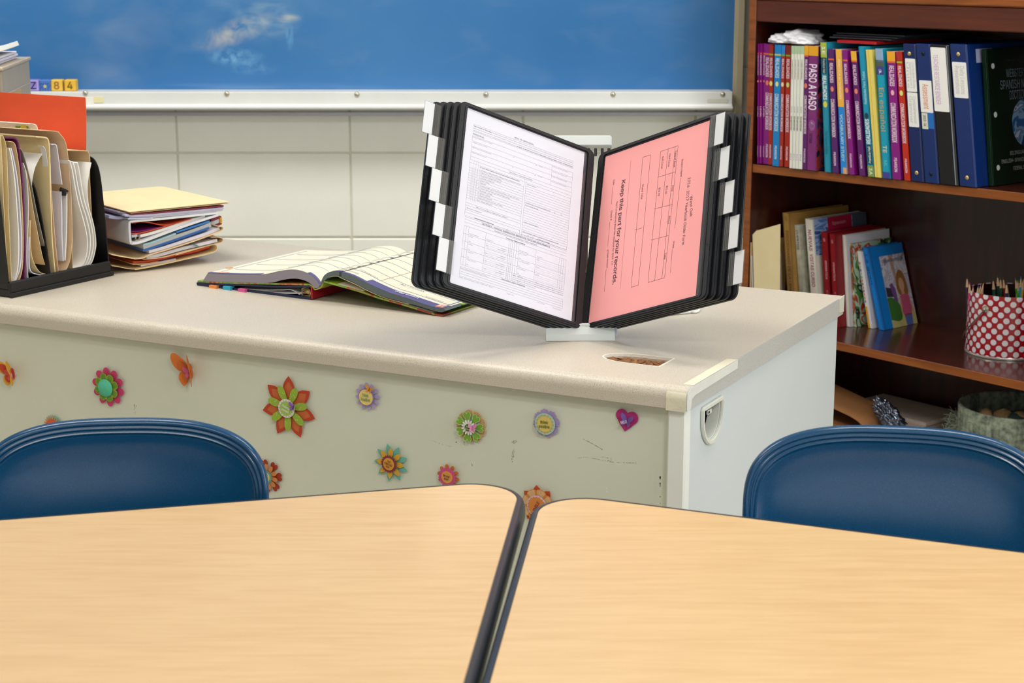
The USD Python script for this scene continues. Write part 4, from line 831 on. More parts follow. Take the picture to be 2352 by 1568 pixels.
for i, (a0, a1, t0) in enumerate(((407.5, 432, 425), (432.5, 457, 447), (457.5, 483, 471), (483.5, 514, 494))):
    b = bk('slim white booklet with a pale green top, %s of four' % ['leftmost', 'second', 'third', 'rightmost'][i], a0, a1, 1256 + 4 * i, t0, 236, .21); b.shell(M('e6e6da', .5, .03), .0005); b.band(0, .065, 'aec9a0'); b.text(.11, .27, 'Leveled Vocabulary', '55553f', .4, bold=False); b.text(.49, .54, 'Core', '8c8c7a', .4, bold=False); b.text(.57, .69, 'Grammar', '55553f', .5); b.text(.88, .93, 'PH', 'b59acb', .35)
b = bk('purple workbook with a yellow top left of the thick textbook', 515, 549, 1270, 520, 232, .21); workbook(b, purp2, top='e8a91c', dotc='e87858')
b = bk('thick purple textbook lettered PASO A PASO', 550, 630, 1275, 556, 234, .225)
b.shell(M('7c2a70', .4, .12, 60), .0026); b.band(0, .078, 'e3a41a'); b.text(.145, .51, 'PASO A PASO', 'efdff0', .78); b.dot(.635, .009, '9a4a92'); b.dot(.635, .0052, 'f0e8ee'); b.text(.70, .78, 'Scott Foresman', '4e1648', .36, c=.42); b.side_band(.07, 1, multi('paso_cover', ['1c0f22', '5a1430', '27305e', '8a2a2a', '1c0f22'], 24.)); 
b = bk('teal textbook with a lime green top', 700, 750, 1292, 665, 206, .22); b.shell(M('1a8ba6', .35, .04), .0025); b.band(0, .115, 'a9b83c'); b.text(.03, .09, '1E', 'e6ecd8', .5, bold=True); b.band(.115, .24, '12303c', .15, .85); b.text(.125, .235, 'Prentice Hall', 'd8e6e8', .38, bold=False); b.text(.255, .44, 'REALIDADES', 'f0f4f2', .6); b.dot(.475, .0052, 'd9d24a'); b.text(.68, .86, 'The Teacher Edition', '0c6c84', .4); 
workbook(bk('dark purple workbook with a blue foot', 766, 814, 1296, 727, 262, .21), M('521c66', .35, .04), dotc='e0806a'); 
b = bk('yellow and blue spined book between purple ones', 835, 884, 1306, 791, 262, .21); b.shell(M('1c86d6', .4, .06), .001); b.band(0, .46, 'f0b13c'); b.text(.08, .40, 'PRACTICA ACTIVIDADES', 'f2e6c8', .35); b.text(.52, .9, 'VOCABULARY STUDY', 'bcdcf0', .45); b.band(.95, 1., 'dda270', .4, 1)
workbook(bk('purple workbook, seventh from the right of the paperbacks', 905, 944, 1318, 846, 270, .21), purp, dotc='e8806a')
workbook(bk('purple workbook with a yellow top and a mottled cover', 988, 1034, 1332, 916, 278, .21), purp2, top='eeb52c', dotc='e87f6a')
obj('cover_print', b.put(rb((b.w, .001, .0), (b.w + .0003, .2, b.h), .0001)), M('c98f80', .4, .05), b.t)
b = bk('teal textbook standing upside down with a green foot', 1060, 1112, 1340, 980, 240, .22); b.shell(M('1193b4', .35, .04), .0024); b.band(.915, 1, '7f9a48'); b.text(.93, .985, '3A', 'dfe8d0', .5); b.band(.755, .905, '10323c', .15, .85); b.text(.765, .895, 'Prentice Hall', 'dbe8ea', .4, up=True); b.text(.555, .745, 'REALIDADES', 'f2f5f3', .62, up=True); b.dot(.53, .0048, '123843'); b.text(.19, .44, 'Realidades Para Todos', '9fd6e2', .4, up=True)
b = bk('plain pale yellow book on the upper shelf', 1115, 1168, 1352, 1040, 268, .21); b.shell(M('e2d268', .5, .05, 30), .001); b.band(0, 1, 'e8b04a', .38, .5)
b = bk('turquoise textbook lettered En español', 1182, 1244, 1350, 1120, 258, .22); b.shell(M('0f9cb8', .35, .04), .0025); b.band(0, .10, '8fa9c8'); b.band(.085, .135, '4f5c4a'); b.band(.135, .20, '3a3f86'); b.text(.155, .195, '1', 'cfd2ea', .3); b.text(.30, .64, 'En español', 'c9a94e', .62, bold=False); b.text(.745, .80, 'TE', 'd8cfa0', .5); b.text(.86, .91, 'ML', '5ac0cc', .4); b.band(.95, 1., '3c3f90')
workbook(bk('magenta workbook with a yellow top, last purple one before the binders', 1262, 1330, 1362, 1215, 280, .21), purp, top='f0a822', dotc='f0b0b4')
workbook(bk('red workbook with a lime band right before the navy binders', 1360, 1408, 1370, 1290, 282, .21), M('bd2c14', .35, .04), top='b0281a', dotc='dbe07a', ora='a4b82e')
# ring binders
navy = M('082258', .34, .06, 60, bump=.05, bscale=900); navy2 = M('092a66', .34, .06, 60, bump=.05, bscale=900); rivm = M('c8ad74', .25, .05, metal=.7)
def binder(label, bl, br, yb, tl, yt, dep, mat, d=None, riv='c8ad74'):
    b = Book('ring_binder', label, U(bl, yb), U(br, yb), U(tl, yt), S1, dep, group='ring binders on the upper shelf', cat_='binder', d=d)
    b.cover = obj('cover', b.put(cat([rb((.0008, 0, 0), (b.w - .0008, .003, b.h), .0012), rb((0, .0022, 0), (.003, dep, b.h), .001), rb((b.w - .003, .0022, 0), (b.w, dep, b.h), .001)])), mat, b.t)
    obj('page_block', b.put(rb((.004, .03, .004), (b.w - .004, dep - .012, b.h - .02), .0003)), M('e4e4e2', .8, .05, 6, stretch=(300, 3, 3)), b.t)
    for f in (.07, .935):
        if riv: obj('rivet', b.put(sph((b.w * .5, -.0004, b.h * (1 - f)), .0042, (1, .5, 1))), M(riv, .25, .05, metal=.7), b.cover, smooth=True)
    return b
def blabel(b, f0, f1, w0, w1, txt=(), col='c2c2c0', base='ecebe6'):
    lb = obj('spine_label', b.put(extr(rrect(b.w * w0, b.h * (1 - f1), b.w * w1, b.h * (1 - f0), .002), .0004, fr((0, -.0002, 0), (1, 0, 0), (0, 0, 1)))), M(base, .6, .02), b.t, label='white paper label')
    n = len(txt)
    for i, s in enumerate(txt):
        if not s: continue
        c = w1 - (w1 - w0) * (i + .8) / (n + .6); T = fr((b.w * c, -.0008, b.h * (1 - (f0 + f1) / 2)), (0, 0, -1), (1, 0, 0)); obj('handwriting', b.put(text_fit(s, b.h * (f1 - f0) * .78, b.w * (w1 - w0) * .62 / max(n, 1.3), T)), M(col, .7), lb)
b = binder('navy ring binder with two white labels one above the other', 1415, 1520, 1383, 1345, 217, .26, navy); blabel(b, .105, .345, .14, .94, ('Curriculum Guide', 'Spanish Level I', 'Units')); blabel(b, .35, .60, .14, .94, ('Comprehension', 'Grammar'))
b = binder('navy ring binder with an orange lettered label', 1526, 1645, 1394, 1452, 217, .26, navy2, riv='1a2030'); blabel(b, .26, .49, .10, .96, ('Assessment',), 'e8763a'); 
obj('barcode_label', b.put(rb((b.w * .12, -.0006, b.h * .39), (b.w * .53, .0003, b.h * .505), .0001)), M('d9d6c4', .6, .02), b.t); obj('barcode_label', b.put(rb((b.w * .53, -.0006, b.h * .395), (b.w * .94, .0003, b.h * .51), .0001)), M('1769b8', .5, .05), b.t)
b2 = b; T_ = fr((b2.w * .33, -.0008, b2.h * .45), (0, 0, -1), (1, 0, 0)); obj('lettering', b2.put(text_fit('2013-14', b2.h * .08, b2.w * .16, T_, True)), M('3c3c34', .6), b2.t)
b = binder('black ring binder with a tall white spine label', 1652, 1802, 1398, 1566, 222, .26, M('14161a', .28, .1, 40), riv=None); blabel(b, .02, .475, .02, .86, ('', 'TEACHER RESOURCE BINDER'), 'cfa3cf'); obj('sleeve_edge', b.put(rb((b.w - .004, -.0012, .002), (b.w - .0025, .001, b.h - .002), .0003)), M('8a9098', .15), b.t)
b = binder('navy ring binder with one white label, nearest the dictionary', 1816, 1958, 1402, 1726, 218, .26, navy2); blabel(b, .125, .375, .10, .93, ('Daily Lessons', 'Presentations')); obj('side_label', b.put(rb((b.w - .0002, .03, b.h * .87), (b.w + .0004, .085, b.h * .965), .0001)), M('aeb0d6', .6), b.t)
b = Book('dictionary', 'dark green dictionary with a globe on its cover, right of the binders', U(2047, 1372), U(2090, 1372), U(1998, 262), S1, .215, cat_='book', group=UP_, d=.04)
b.shell(M('0d2c12', .2, .1, 20), .002); b.side_band(0, 1, M('0c1d12', .15, .25, 6, coat=.3), .02, 1)
b.text_side(.30, .78, .155, .215, "WEBSTER'S NEW", '6a7886'); b.text_side(.20, .92, .235, .30, 'SPANISH NOTEBOOK', '6a7886'); b.text_side(.34, .72, .315, .38, 'DICTIONARY', '6a7886'); b.text_side(.3, .62, .085, .098, 'THREE-HOLE PUNCHED', '3a4650')
T_ = fr((b.w + .0006, b.dep * .56, b.h * .44), (0, 1, 0), (0, 0, 1)); obj('globe_print', b.put(flatpoly(ell(b.dep * .205, b.h * .175, 0, 0, 36), T_)), multi('globe_cover', ['16284e', '2c5a92', '7c9cc4', '5f7ba0', 'a9bcd6', '27446c'], 22., .3), b.cover)
for f, s, d0, d1 in ((.775, 'BILINGUAL EDITION', .3, .74), (.83, 'ENGLISH-SPANISH SPANISH-ENGLISH', .16, .95), (.89, 'FEDERAL STREET PRESS', .34, .74)): b.text_side(d0, d1, f - .014, f + .014, s, '9a9c94')
for f in (.125, .48, .87): T_ = fr((b.w + .0007, b.dep * .10, b.h * (1 - f)), (0, 1, 0), (0, 0, 1)); obj('punch_hole', b.put(flatpoly(ell(.0055, .0055), T_)), M('c9cbc4', .5), b.cover)

# things lying on top of the books
zt_ = 1.1165
c = tbl(hz(1825, 92, 1.128)); c[0] -= .05; rr = np.random.RandomState(4)
def blob(c, r, T, seed, amp=.35, sub=3, fq=3.):
    m = trimesh.creation.icosphere(sub, 1.0); n = meshkit.fbm(m.vertices * fq + seed * 7.3, 3, seed); m.vertices *= (1 + amp * (n[:, None] - .5) * 2); m.vertices *= A(r); m.apply_translation(c); m.vertices[:, 2] = np.maximum(m.vertices[:, 2], zt_ + .0005 if T is TB else -9); return put(m, T)
solo('plastic_bag', [blob((c[0] - .01, .05, zt_ + .008), (.052, .045, .022), TB, 2), blob((c[0] - .04, .03, zt_ + .004), (.035, .03, .015), TB, 5), blob((c[0] + .02, .028, zt_ + .004), (.034, .03, .016), TB, 8)], M('e6e6ea', .35, .06, 30, bump=.6, bscale=70), 'crumpled white plastic bag on top of the books', 'bag', smooth=True)
def flat_on(nm, lab, u0, u1, v, zb, th, dep, mat, d0=.03, cat_='folder'):
    a, b_ = sp(u0, v, d0), sp(u1, v, d0); solo(nm, rb((a[0], d0, zb), (b_[0], d0 + dep, zb + th), .001, TB), mat, lab, cat_)
flat_on('red_folder', 'red folder lying flat on top of the books', 1922, 2012, 101, 1.1235, .006, .22, M('b3141a', .4, .04), .01)
solo('paper_pile', [rb((.20 + .004 * i, .03 + .006 * i, 1.1315 + .0042 * i), (.36 + .012 * (i % 3), .27, 1.1345 + .0042 * i), .0006, TB) for i in range(3)], M('3c3e4a', .5, .4, 14), 'loose dark magazines lying on the red folder', 'magazines')

# ------------------------------------------------ middle shelf
C6 = lambda x, y: (1700 + x / 5.227, 470 + y / 5.227)
def lk(label, bl, br, tl, dep, d, **k): return Book('shelf_book', label, C6(*bl), C6(*br), C6(*tl), S2, dep, group='books leaning on the middle shelf', d=d, **k)
tanp = M('e0cfa0', .6, .04)
q = [tbl(meas(*C6(*p), BN, tf(TB, (0, .06, 0)))) for p in ((105, 375), (125, 250), (150, 235), (500, 185), (640, 980), (205, 980))]
pa = fr(tf(TB, (0, -.014, 0)), BX, (0, 0, 1))
z_ = S2 + .0005
fo = thing('manila_folder', 'open manila folder standing on the middle shelf, left of the tan book', 'folder', tf(TB, (.09, .06, S2)), math.atan2(BX[1], BX[0]))
fx0, fz1, fz2 = .0205, q[2][2], q[3][2]
obj('back_leaf', extr(Polygon([(fx0 + .02, z_), (fx0 + .004, fz1 - .012), (fx0 + .014, fz1 - .002), (.104, fz2 + .002), (.112, z_)]), .0008, pa @ fr((0, 0, -.02), (1, 0, 0), (0, 1, .0))), tanp, fo)
obj('front_leaf', band(A([tf(TB, (.0235, .004, z_)), tf(TB, (.0205, .004, fz1 - .03))]), A([tf(TB, (.0242, .004, z_)), tf(TB, (.0212, .004, fz1 - .03))]), BN * .12), M('dcb987', .6, .04), fo)
obj('inner_sheet', band(A([tf(TB, (.034, .005, z_)), tf(TB, (.0225, .005, fz1 - .06))]), A([tf(TB, (.0346, .005, z_)), tf(TB, (.0231, .005, fz1 - .06))]), BN * .1), M('dfdde0', .7), fo)
b = lk('tall tan hardback at the left of the leaning books', (598, 1100), (680, 1100), (507, 95), .235, .085); b.shell(M('a9803f', .5, .08, 40), .0028, 'd9c9a0', .003); b.text(.16, .80, 'DICCIONARIO DE LA LENGUA', '6d4d20', .35, c=.55); b.band(.925, 1., 'b5202c', 0, 1); b.text(.03, .07, 'LIT', '7a5a28', .3)
b.text_side(.42, .62, .045, .075, 'LITERATURA', '5c451c')
b = lk('grey-white paperback with worn edges', (742, 1110), (800, 1110), (640, 240), .17, .10); b.shell(M('b9b8a4', .6, .25, 60), .001, 'd4d6d0'); b.text(.05, .25, 'CUENTOS', '5a5640', .4)
b = lk('white spined book with a cloudy blue cover and red banner', (885, 1150), (975, 1150), (780, 168), .20, .105); b.shell(M('e9e4d4', .5, .03), .0012, 'dcdce4'); b.text(.10, .30, 'NUEVAS', 'a04878', .42); b.text(.33, .64, 'VISTAS CURSO', 'a04878', .42); b.text(.72, .92, 'DE INTRODUCCION', 'b08aa0', .3, bold=False); b.side_band(0, .34, multi('sky_cover', ['3f68b4', '5f86c8', '9fb4dc', '3a5ca4', '5c84c6'], 14., .4, (1, 1, 3)), .02, 1); b.side_band(0, .13, 'b01038', .27, .72, .0004); b.side_band(0, .36, '4a5668', .73, 1, .0004); b.text_side(.35, .6, .045, .075, 'Spanish', 'e0a8b4')
for i, (bl, br, tl, lab) in enumerate((((1040, 1100), (1112, 1100), (972, 325), 'dark red hardback, left one of a pair'), ((1140, 1100), (1206, 1100), (1070, 347), 'dark red hardback, right one of a pair'))):
    b = lk(lab, bl, br, tl, .19, .115); b.shell(M('8c0a16', .4, .06), .0022, 'e6e2ea', .002); b.text(.30, .5, 'GRAMATICA', 'd8a0a8', .3, c=.6); b.text(.06, .1, '2', 'c98a94', .3); b.text(.62, .9, 'ESPANOLA', 'b86a74', .22, c=.6)
b = lk('plain white hardback leaning right of the red pair', (1238, 1412), (1300, 1412), (1155, 352), .19, .14); b.shell(M('ebe8de', .5, .03), .0025, 'e0e0ea', .002); b.side_band(0, 1, 'dedee8', .02, 1)
b = lk('picture book with a mint and flower patterned cover', (1332, 1435), (1372, 1435), (1236, 455), .17, .150); b.shell(multi('mint_spine', ['b8452a', '5c4a30', 'b98c4a', 'a9c4a4', 'c8d6b8', '8a9a50'], 30., .5, (1, 1, .6)), .0012); b.text(.34, .8, 'CORAZON', 'c8744c', .4, c=.3); b.side_band(0, 1, multi('mint_cover', ['b9cdb8', 'b8d2c0', 'c24428', 'b9d0bc', '4f8a3a', '2c2c30', 'b4cdb8', 'a88a3c'], 16., .45), .0, 1)
b = lk('white picture book with small coloured blocks down its spine', (1540, 1478), (1596, 1478), (1312, 540), .16, .165); b.shell(M('e4e2ea', .5, .03), .0014); b.band(.72, 1, 'e0a21c', 0, .45, y=.0004); b.band(.0, .72, 'efe9d6', 0, .42)
for i, c_ in enumerate(('c95a34', '8ab0a4', '4a4470', '6ab4b0', '78a04a', 'c03a2a', '443c68', 'b8443a', '6a4a80', 'c8402c', '8a9440', '503a70')): b.band(.14 + .045 * i, .175 + .045 * i, c_, .10 + .04 * (i % 2), .36, 'colour_block', .0006)
b = lk('bright blue hardback with a picture cover, rightmost on the middle shelf', (1665, 1488), (1728, 1488), (1390, 500), .135, .170); bl_ = M('0a80d8', .28, .04); b.shell(bl_, .0024, 'eceae0', .002)
obj('spine_groove', b.put(rb((b.w - .002, .004, 0), (b.w + .0003, .007, b.h), .0002)), M('0860ae', .3), b.cover); b.text(.08, .45, 'La gran', '0a4a84', .4)
def bp(x, y): return (np.linalg.inv(b.T) @ A([*meas(*C6(x, y), TB[:3, 0] * 1, tf(b.T, (b.w, .07, .1))), 1]))[:3]
def cp(poly, col, z, nm='cover_print'):
    T = fr((b.w + .0004 + z * .0002, b.dep * .0, 0), (0, 1, 0), (0, 0, 1)); P_ = affinity.scale(poly, b.dep, b.h, origin=(0, 0)); obj(nm, b.put(flatpoly(P_, T)), M(col, .4, .06, 60) if isinstance(col, str) else col, b.cover)
full = sbox(.27, .0, .99, .875); cp(full, multi('street_cover', ['c9c6d6', 'd6d2e0', 'c2bccb', 'dcd8e4', '9a96a8'], 30., .4), 0)
cl = lambda p: Polygon(p).intersection(full)
cp(cl([(.52, .875), (.62, .875), (.66, .55), (.60, .5)]), 'b9988c', 1); cp(cl([(.28, .50), (.55, .46), (.56, .36), (.28, .38)]), '3a3844', 1)
cp(cl(cr([(.27, .37), (.42, .36), (.58, .27), (.60, .12), (.50, .07), (.27, .10)], 5)), '3f7a32', 2); cp(cl([(.27, 0), (.99, 0), (.99, .12), (.88, .34), (.74, .3), (.55, .17), (.40, .1), (.27, .07)]), 'c9c07c', 1.5)
cp(cl([(.40, .52), (.48, .54), (.55, .46), (.56, .30), (.47, .32)]), '7a4f96', 2.5)
cp(cl(cr([(.62, .60), (.72, .68), (.84, .64), (.90, .48), (.86, .36), (.64, .38), (.59, .48), (.62, .60)], 5)), '9a6a34', 3)
cp(ell(.075, .085, .735, .50), 'd8a888', 4); cp(cl([(.70, .43), (.78, .43), (.79, .36), (.69, .36)]), 'd3a080', 3.5)
cp(cl(cr([(.62, .36), (.72, .38), (.80, .38), (.90, .34), (.88, .14), (.66, .13), (.62, .24), (.62, .36)], 4)), 'd05c82', 4); cp(cl([(.66, .14), (.88, .14), (.86, 0), (.68, 0)]), '5a6fb4', 4); cp(cl([(.60, .34), (.65, .35), (.63, .16), (.59, .17)]), 'd6a684', 4.5); cp(cl([(.88, .32), (.93, .28), (.97, .14), (.93, .13)]), 'd6a684', 4.5)
b.text_side(.33, .93, .165, .205, 'La gran Gilly Hopkins', '2c2c38', y=.0012)
eb = tbl(hz(1803, 655, S2 + .02)); solo('dark_eraser', blob((.105, .07, S2 + .03), (.016, .02, .03), TB @ np.eye(4), 3, .1), M('15151c', .5), 'small dark object beside the foot of the tan book', 'object', smooth=True) if False else None

# ------------------------------------------------ polka dot pail with pencils
fp_ = hz(2307, 827.5, S2); rad = .0815; vd = nrm([fp_[0], fp_[1], 0]); PC = fp_ + vd * rad; PC[2] = S2 + .0005
hp_ = .131
def dots_mat():
    # white dots in staggered rows round the cylinder: u = angle * n, v = height * m
    n = {'tc': ('texture_coordinate', {}), 'sx': ('separate_xyz', {}), 'at': ('math', {'math_type': 'arctan2'}), 'u': ('math', {'math_type': 'multiply', 'value2': 22 / (2 * math.pi)}), 'v': ('math', {'math_type': 'multiply', 'value2': 1 / .0232}),
         'a': ('math', {'math_type': 'add', 'value2': 100.0}), 'fu': ('math', {'math_type': 'fraction'}), 'fv': ('math', {'math_type': 'fraction'}), 'c1': ('combine_xyz', {'z': 0.0}), 'd1': ('vector_math', {'math_type': 'distance', 'vector2': (.5, .5, 0)}),
         'au': ('math', {'math_type': 'add', 'value2': 100.5}), 'av': ('math', {'math_type': 'add', 'value2': 100.5}), 'gu': ('math', {'math_type': 'fraction'}), 'gv': ('math', {'math_type': 'fraction'}), 'c2': ('combine_xyz', {'z': 0.0}), 'd2': ('vector_math', {'math_type': 'distance', 'vector2': (.5, .5, 0)}),
         'mn': ('math', {'math_type': 'minimum'}), 'lt': ('math', {'math_type': 'less_than', 'value2': .262}), 'mx': ('mix_color', {'a': lin('a80b1e'), 'b': lin('e6e4ea')}), 'av2': ('math', {'math_type': 'add', 'value2': 100.0}), 'p': ('principled_bsdf', {'roughness': .28, 'coat_weight': .4, 'coat_roughness': .12})}
    l = [('tc.object', 'sx.vector'), ('sx.y', 'at.value1'), ('sx.x', 'at.value2'), ('at.value', 'u.value1'), ('sx.z', 'v.value1'), ('u.value', 'a.value1'), ('a.value', 'fu.value1'), ('v.value', 'av2.value1'), ('av2.value', 'fv.value1'), ('fu.value', 'c1.x'), ('fv.value', 'c1.y'), ('c1.vector', 'd1.vector1'),
         ('u.value', 'au.value1'), ('v.value', 'av.value1'), ('au.value', 'gu.value1'), ('av.value', 'gv.value1'), ('gu.value', 'c2.x'), ('gv.value', 'c2.y'), ('c2.vector', 'd2.vector1'), ('d1.value', 'mn.value1'), ('d2.value', 'mn.value2'), ('mn.value', 'lt.value1'), ('lt.value', 'mx.fac'), ('mx.result', 'p.base_color')]
    return mat_nodes('polka_dots', n, l, 'p.BSDF')
pail = thing('polka_dot_pail', 'red pail with white polka dots full of coloured pencils', 'pail', PC, math.atan2(BX[1], BX[0]))
TPl = fr(PC, BX, BN)
obj('pail_body', lathe([(1e-5, .004), (rad - .003, .004), (rad - .0008, .0005), (rad, .003), (rad + .0003, hp_ - .001), (rad - .0004, hp_), (rad - .0014, hp_ - .001), (rad - .0014, hp_ - .0015)], TPl, 64), dots_mat(), pail, smooth=40)
obj('pail_lining', lathe([(rad - .0014, hp_ - .0012), (rad - .0022, hp_ - .002), (rad - .0024, .0062), (1e-5, .0062)], TPl, 64), M('2a0c10', .4, .1, metal=.3), pail, smooth=40)
obj('base_rim', lathe([(rad - .002, 0), (rad + .0012, .0), (rad + .0016, .0022), (rad + .0008, .0042), (rad - .002, .0045)], TPl, 64), M('c9c6c0', .22, .03, metal=.6), pail, smooth=50)
ea = math.atan2(-BN @ -nrm(PC - CC), 0) if False else None
pe = meas(2264, 710, nrm([*(PC - CC)[:2], 0]), PC - vd * rad * .87); de = pe - PC; ang = math.atan2(de @ BN, de @ BX); 
er = TPl @ A([[1, 0, 0, rad * math.cos(ang)], [0, 1, 0, rad * math.sin(ang)], [0, 0, 1, pe[2] - S2], [0, 0, 0, 1.0]]); no = tf(TPl, (math.cos(ang), math.sin(ang), 0)) - PC
obj('handle_ear', put(cat([cyl(.0072, .0022, n=18), cyl(.0045, .005, n=14), sph((0, 0, .006), .0032, sub=1)]), fr(tf(TPl, (rad * math.cos(ang), rad * math.sin(ang), pe[2] - S2)), np.cross((0, 0, 1), no), (0, 0, 1), )), M('cfcabb', .22, .03, metal=.8), pail, smooth=40)
hp2 = []
for t in np.linspace(0, math.pi, 24):
    th_ = ang - t; rr_ = rad + .006; hp2.append(tf(TPl, (rr_ * math.cos(th_) , rr_ * math.sin(th_), pe[2] - S2 - .001 - .088 * math.sin(t) ** .9)))
obj('wire_handle', tube(hp2, .0016, 6), M('8d7674', .35, .05, metal=.6), pail, smooth=60)
PCL = [('3a2846', 2221, 635, .0), ('d23c78', 2227, 648, .2), ('d65a86', 2235, 656, .3), ('2c7a9c', 2247, 655, .25), ('d8607a', 2253, 653, .3), ('e2d478', 2259, 650, .45), ('1f4a34', 2281, 640, -.3), ('1c4030', 2291, 632, -.35), ('2a5a3c', 2298, 637, -.2), ('8c1c22', 2304, 637, -.45), ('243c5c', 2312, 648, -.2), ('2a6aa8', 2314, 656, -.15), ('3a9a2c', 2332, 638, -.5), ('6cb04a', 2338, 643, -.1), ('2aa4c4', 2345, 635, -.1), ('d8a030', 2351, 640, .1)]
for i, (col, u, v, ln_) in enumerate(PCL):
    d_ = (.3 + .5 * ((i * 7) % 10) / 10) * rad
    tip = meas(u, v, vd, PC - vd * (rad * .62 - .5 * d_ if v > 645 else rad * -.1))
    ax = np.cross(vd, (0, 0, 1)); foot_ = tip - A([0, 0, 1]) * (tip[2] - S2 - .0075) + ax * -ln_ * .06
    off = foot_ - PC; off[2] = 0; L_ = np.linalg.norm(off)
    if L_ > rad - .010: foot_ = foot_ - off * (1 - (rad - .010) / L_)
    dr = nrm(tip - foot_); L = np.linalg.norm(tip - foot_)
    pt = thing('coloured_pencil', '%s in the polka dot pail' % ['dark violet pencil at the far left', 'magenta pencil leaning second from left', 'pink pencil low at the left', 'teal pencil with bare point', 'rose pencil beside the yellow one', 'pale yellow pencil leaning right', 'dark green pencil, left of three', 'darkest green pencil, tallest of three', 'green pencil tucked behind the red one', 'dark red pencil leaning left', 'navy pencil in the middle', 'medium blue pencil low in the middle', 'bright green pencil leaning steeply', 'light green pencil behind the bright green one', 'sky blue pencil at the right', 'amber pencil at the right edge'][i], 'pencil', foot_, 0, 'coloured pencils in the pail')
    Tq = fr(foot_, np.cross(dr, (0, 1, .1)), np.cross(dr, np.cross(dr, (0, 1, .1)))); 
    if Tq[:3, 2] @ dr < 0: Tq = fr(foot_, np.cross(dr, (0, 1, .1)), -np.cross(dr, np.cross(dr, (0, 1, .1))))
    obj('barrel', lathe([(1e-5, 0), (.0037, 0), (.0037, L - .022), (.0035, L - .0215)], Tq, 6), M(col, .35, .04), pt); obj('wood_cone', lathe([(.0036, L - .0222), (.0012, L - .005), (1e-5, L - .005)], Tq, 10), M('d9b48c', .7, .06), pt); obj('pencil_lead', lathe([(.0013, L - .0055), (.0003, L), (1e-5, L)], Tq, 8), M(col, .5), pt)

# ------------------------------------------------ bottom shelf
def low(u, v, d): return tbl(meas(u, v, BN, tf(TB, (0, d, 0))))
a = low(2081, 958, .14)
bx = thing('cardboard_box', 'pale pinkish box at the back of the bottom shelf', 'box', tf(TB, (.30, .2, S3)), math.atan2(BX[1], BX[0]))
obj('box_body', rb((.20, .136, S3 + .0006), (.415, .27, S3 + .178), .003, TB), M('b9a79c', .7, .06, 20), bx); obj('lid_flap', rb((.20, .135, S3 + .174), (.42, .272, S3 + .184), .002, TB), M('c4b4a8', .7, .05, 20), bx)
kraft = M('8a5a30', .75, .08, 25, bump=.3, bscale=60)
kb = thing('paper_sack_stack', 'folded brown paper sacks stacked on the bottom shelf', 'paper sacks', tf(TB, (.2, .07, S3)), math.atan2(BX[1], BX[0]))
z = S3 + .0066; rr = np.random.RandomState(9)
for i in range(9):
    h = .0195; w = .36 - .004 * (i % 3); cvs = [(.03 + .01 * rr.rand(), z), (.12, z + .003 * rr.rand()), (.25, z + .004 * rr.rand()), (w - .02, z + .002), (w, z + h * .45), (w - .02, z + h * .8)]
    cp3 = cr(cvs, 5); P_ = A([tf(TB, (x, .022 + .004 * (i % 2), zz)) for x, zz in cp3]); obj('sack', sheet(P_, .010 if i < 8 else .006, BN, BN * .10), kraft, kb, smooth=40); z += h
P_ = A([tf(TB, (x, .012, zz)) for x, zz in cr([(.03, z + .056), (.12, z + .050), (.25, z + .028), (.335, z + .010), (.355, z - .02), (.35, z - .05)], 6)]); obj('top_sheet', sheet(P_, .002, BN, BN * .115), M('95653a', .7, .06, 25, bump=.2, bscale=50), kb, smooth=60, label='smooth brown paper draped over the sacks')
m = trimesh.creation.icosphere(4, 1.0); n_ = meshkit.fbm(m.vertices * 4 + 9, 3, 4); m.vertices *= (1 + .5 * (n_[:, None] - .5) * 2); m.vertices *= A([.030, .02, .034]); m.apply_translation((.372, .07, S3 + .199)); m.vertices[:, 0] += (m.vertices[:, 2] - S3 - .2) * -.7
solo('foil_bag', put(m, TB), M('6a7080', .12, .3, 40, metal=.9, bump=1.0, bscale=90), 'shiny crumpled foil bag beside the brown paper sacks', 'bag', smooth=True)
q0 = low(2335, 930, .165); rB = .118; hB = q0[2] - S3
def basket_mat():
    return mat_nodes('woven_cloth', {'tc': ('texture_coordinate', {}), 'n': ('noise_texture', {'scale': 90., 'detail': 3.0}), 'mp': ('mapping', {'scale': (60, 60, 4)}), 'n2': ('noise_texture', {'scale': 1.0, 'detail': 3.0}), 'mx': ('math', {'math_type': 'multiply'}), 'r': ('rgb_ramp', {'ramp': [(.12, lin('4a5248')), (.26, lin('8a9480')), (.4, lin('aab09a'))]}), 'p': ('principled_bsdf', {'roughness': .85}), 'b': ('bump', {'strength': .8, 'distance': .003})},
                     [('tc.object', 'n.vector'), ('tc.object', 'mp.vector'), ('mp.vector', 'n2.vector'), ('n.fac', 'mx.value1'), ('n2.fac', 'mx.value2'), ('mx.value', 'r.fac'), ('r.color', 'p.base_color'), ('n2.fac', 'b.height'), ('b.normal', 'p.normal')], 'p.BSDF')
bs = thing('fabric_basket', 'round grey-green woven basket on the bottom shelf', 'basket', tf(TB, (q0[0], .165, S3)), math.atan2(BX[1], BX[0]))
TBs = fr(tf(TB, (q0[0], .165, S3)), BX, BN)
bm = lathe([(1e-5, .001), (rB * .86, .001), (rB * .9, .004), (rB * .97, hB * .5), (rB, hB - .004), (rB - .001, hB), (rB - .006, hB), (rB - .009, hB - .006), (rB * .86, .012), (1e-5, .012)], TBs, 56); 
obj('basket_body', bm, basket_mat(), bs, smooth=40)
rr = np.random.RandomState(21); fz = []
fa0 = math.atan2((low(2200, 950, .10) - q0)[1], (low(2200, 950, .10) - q0)[0])
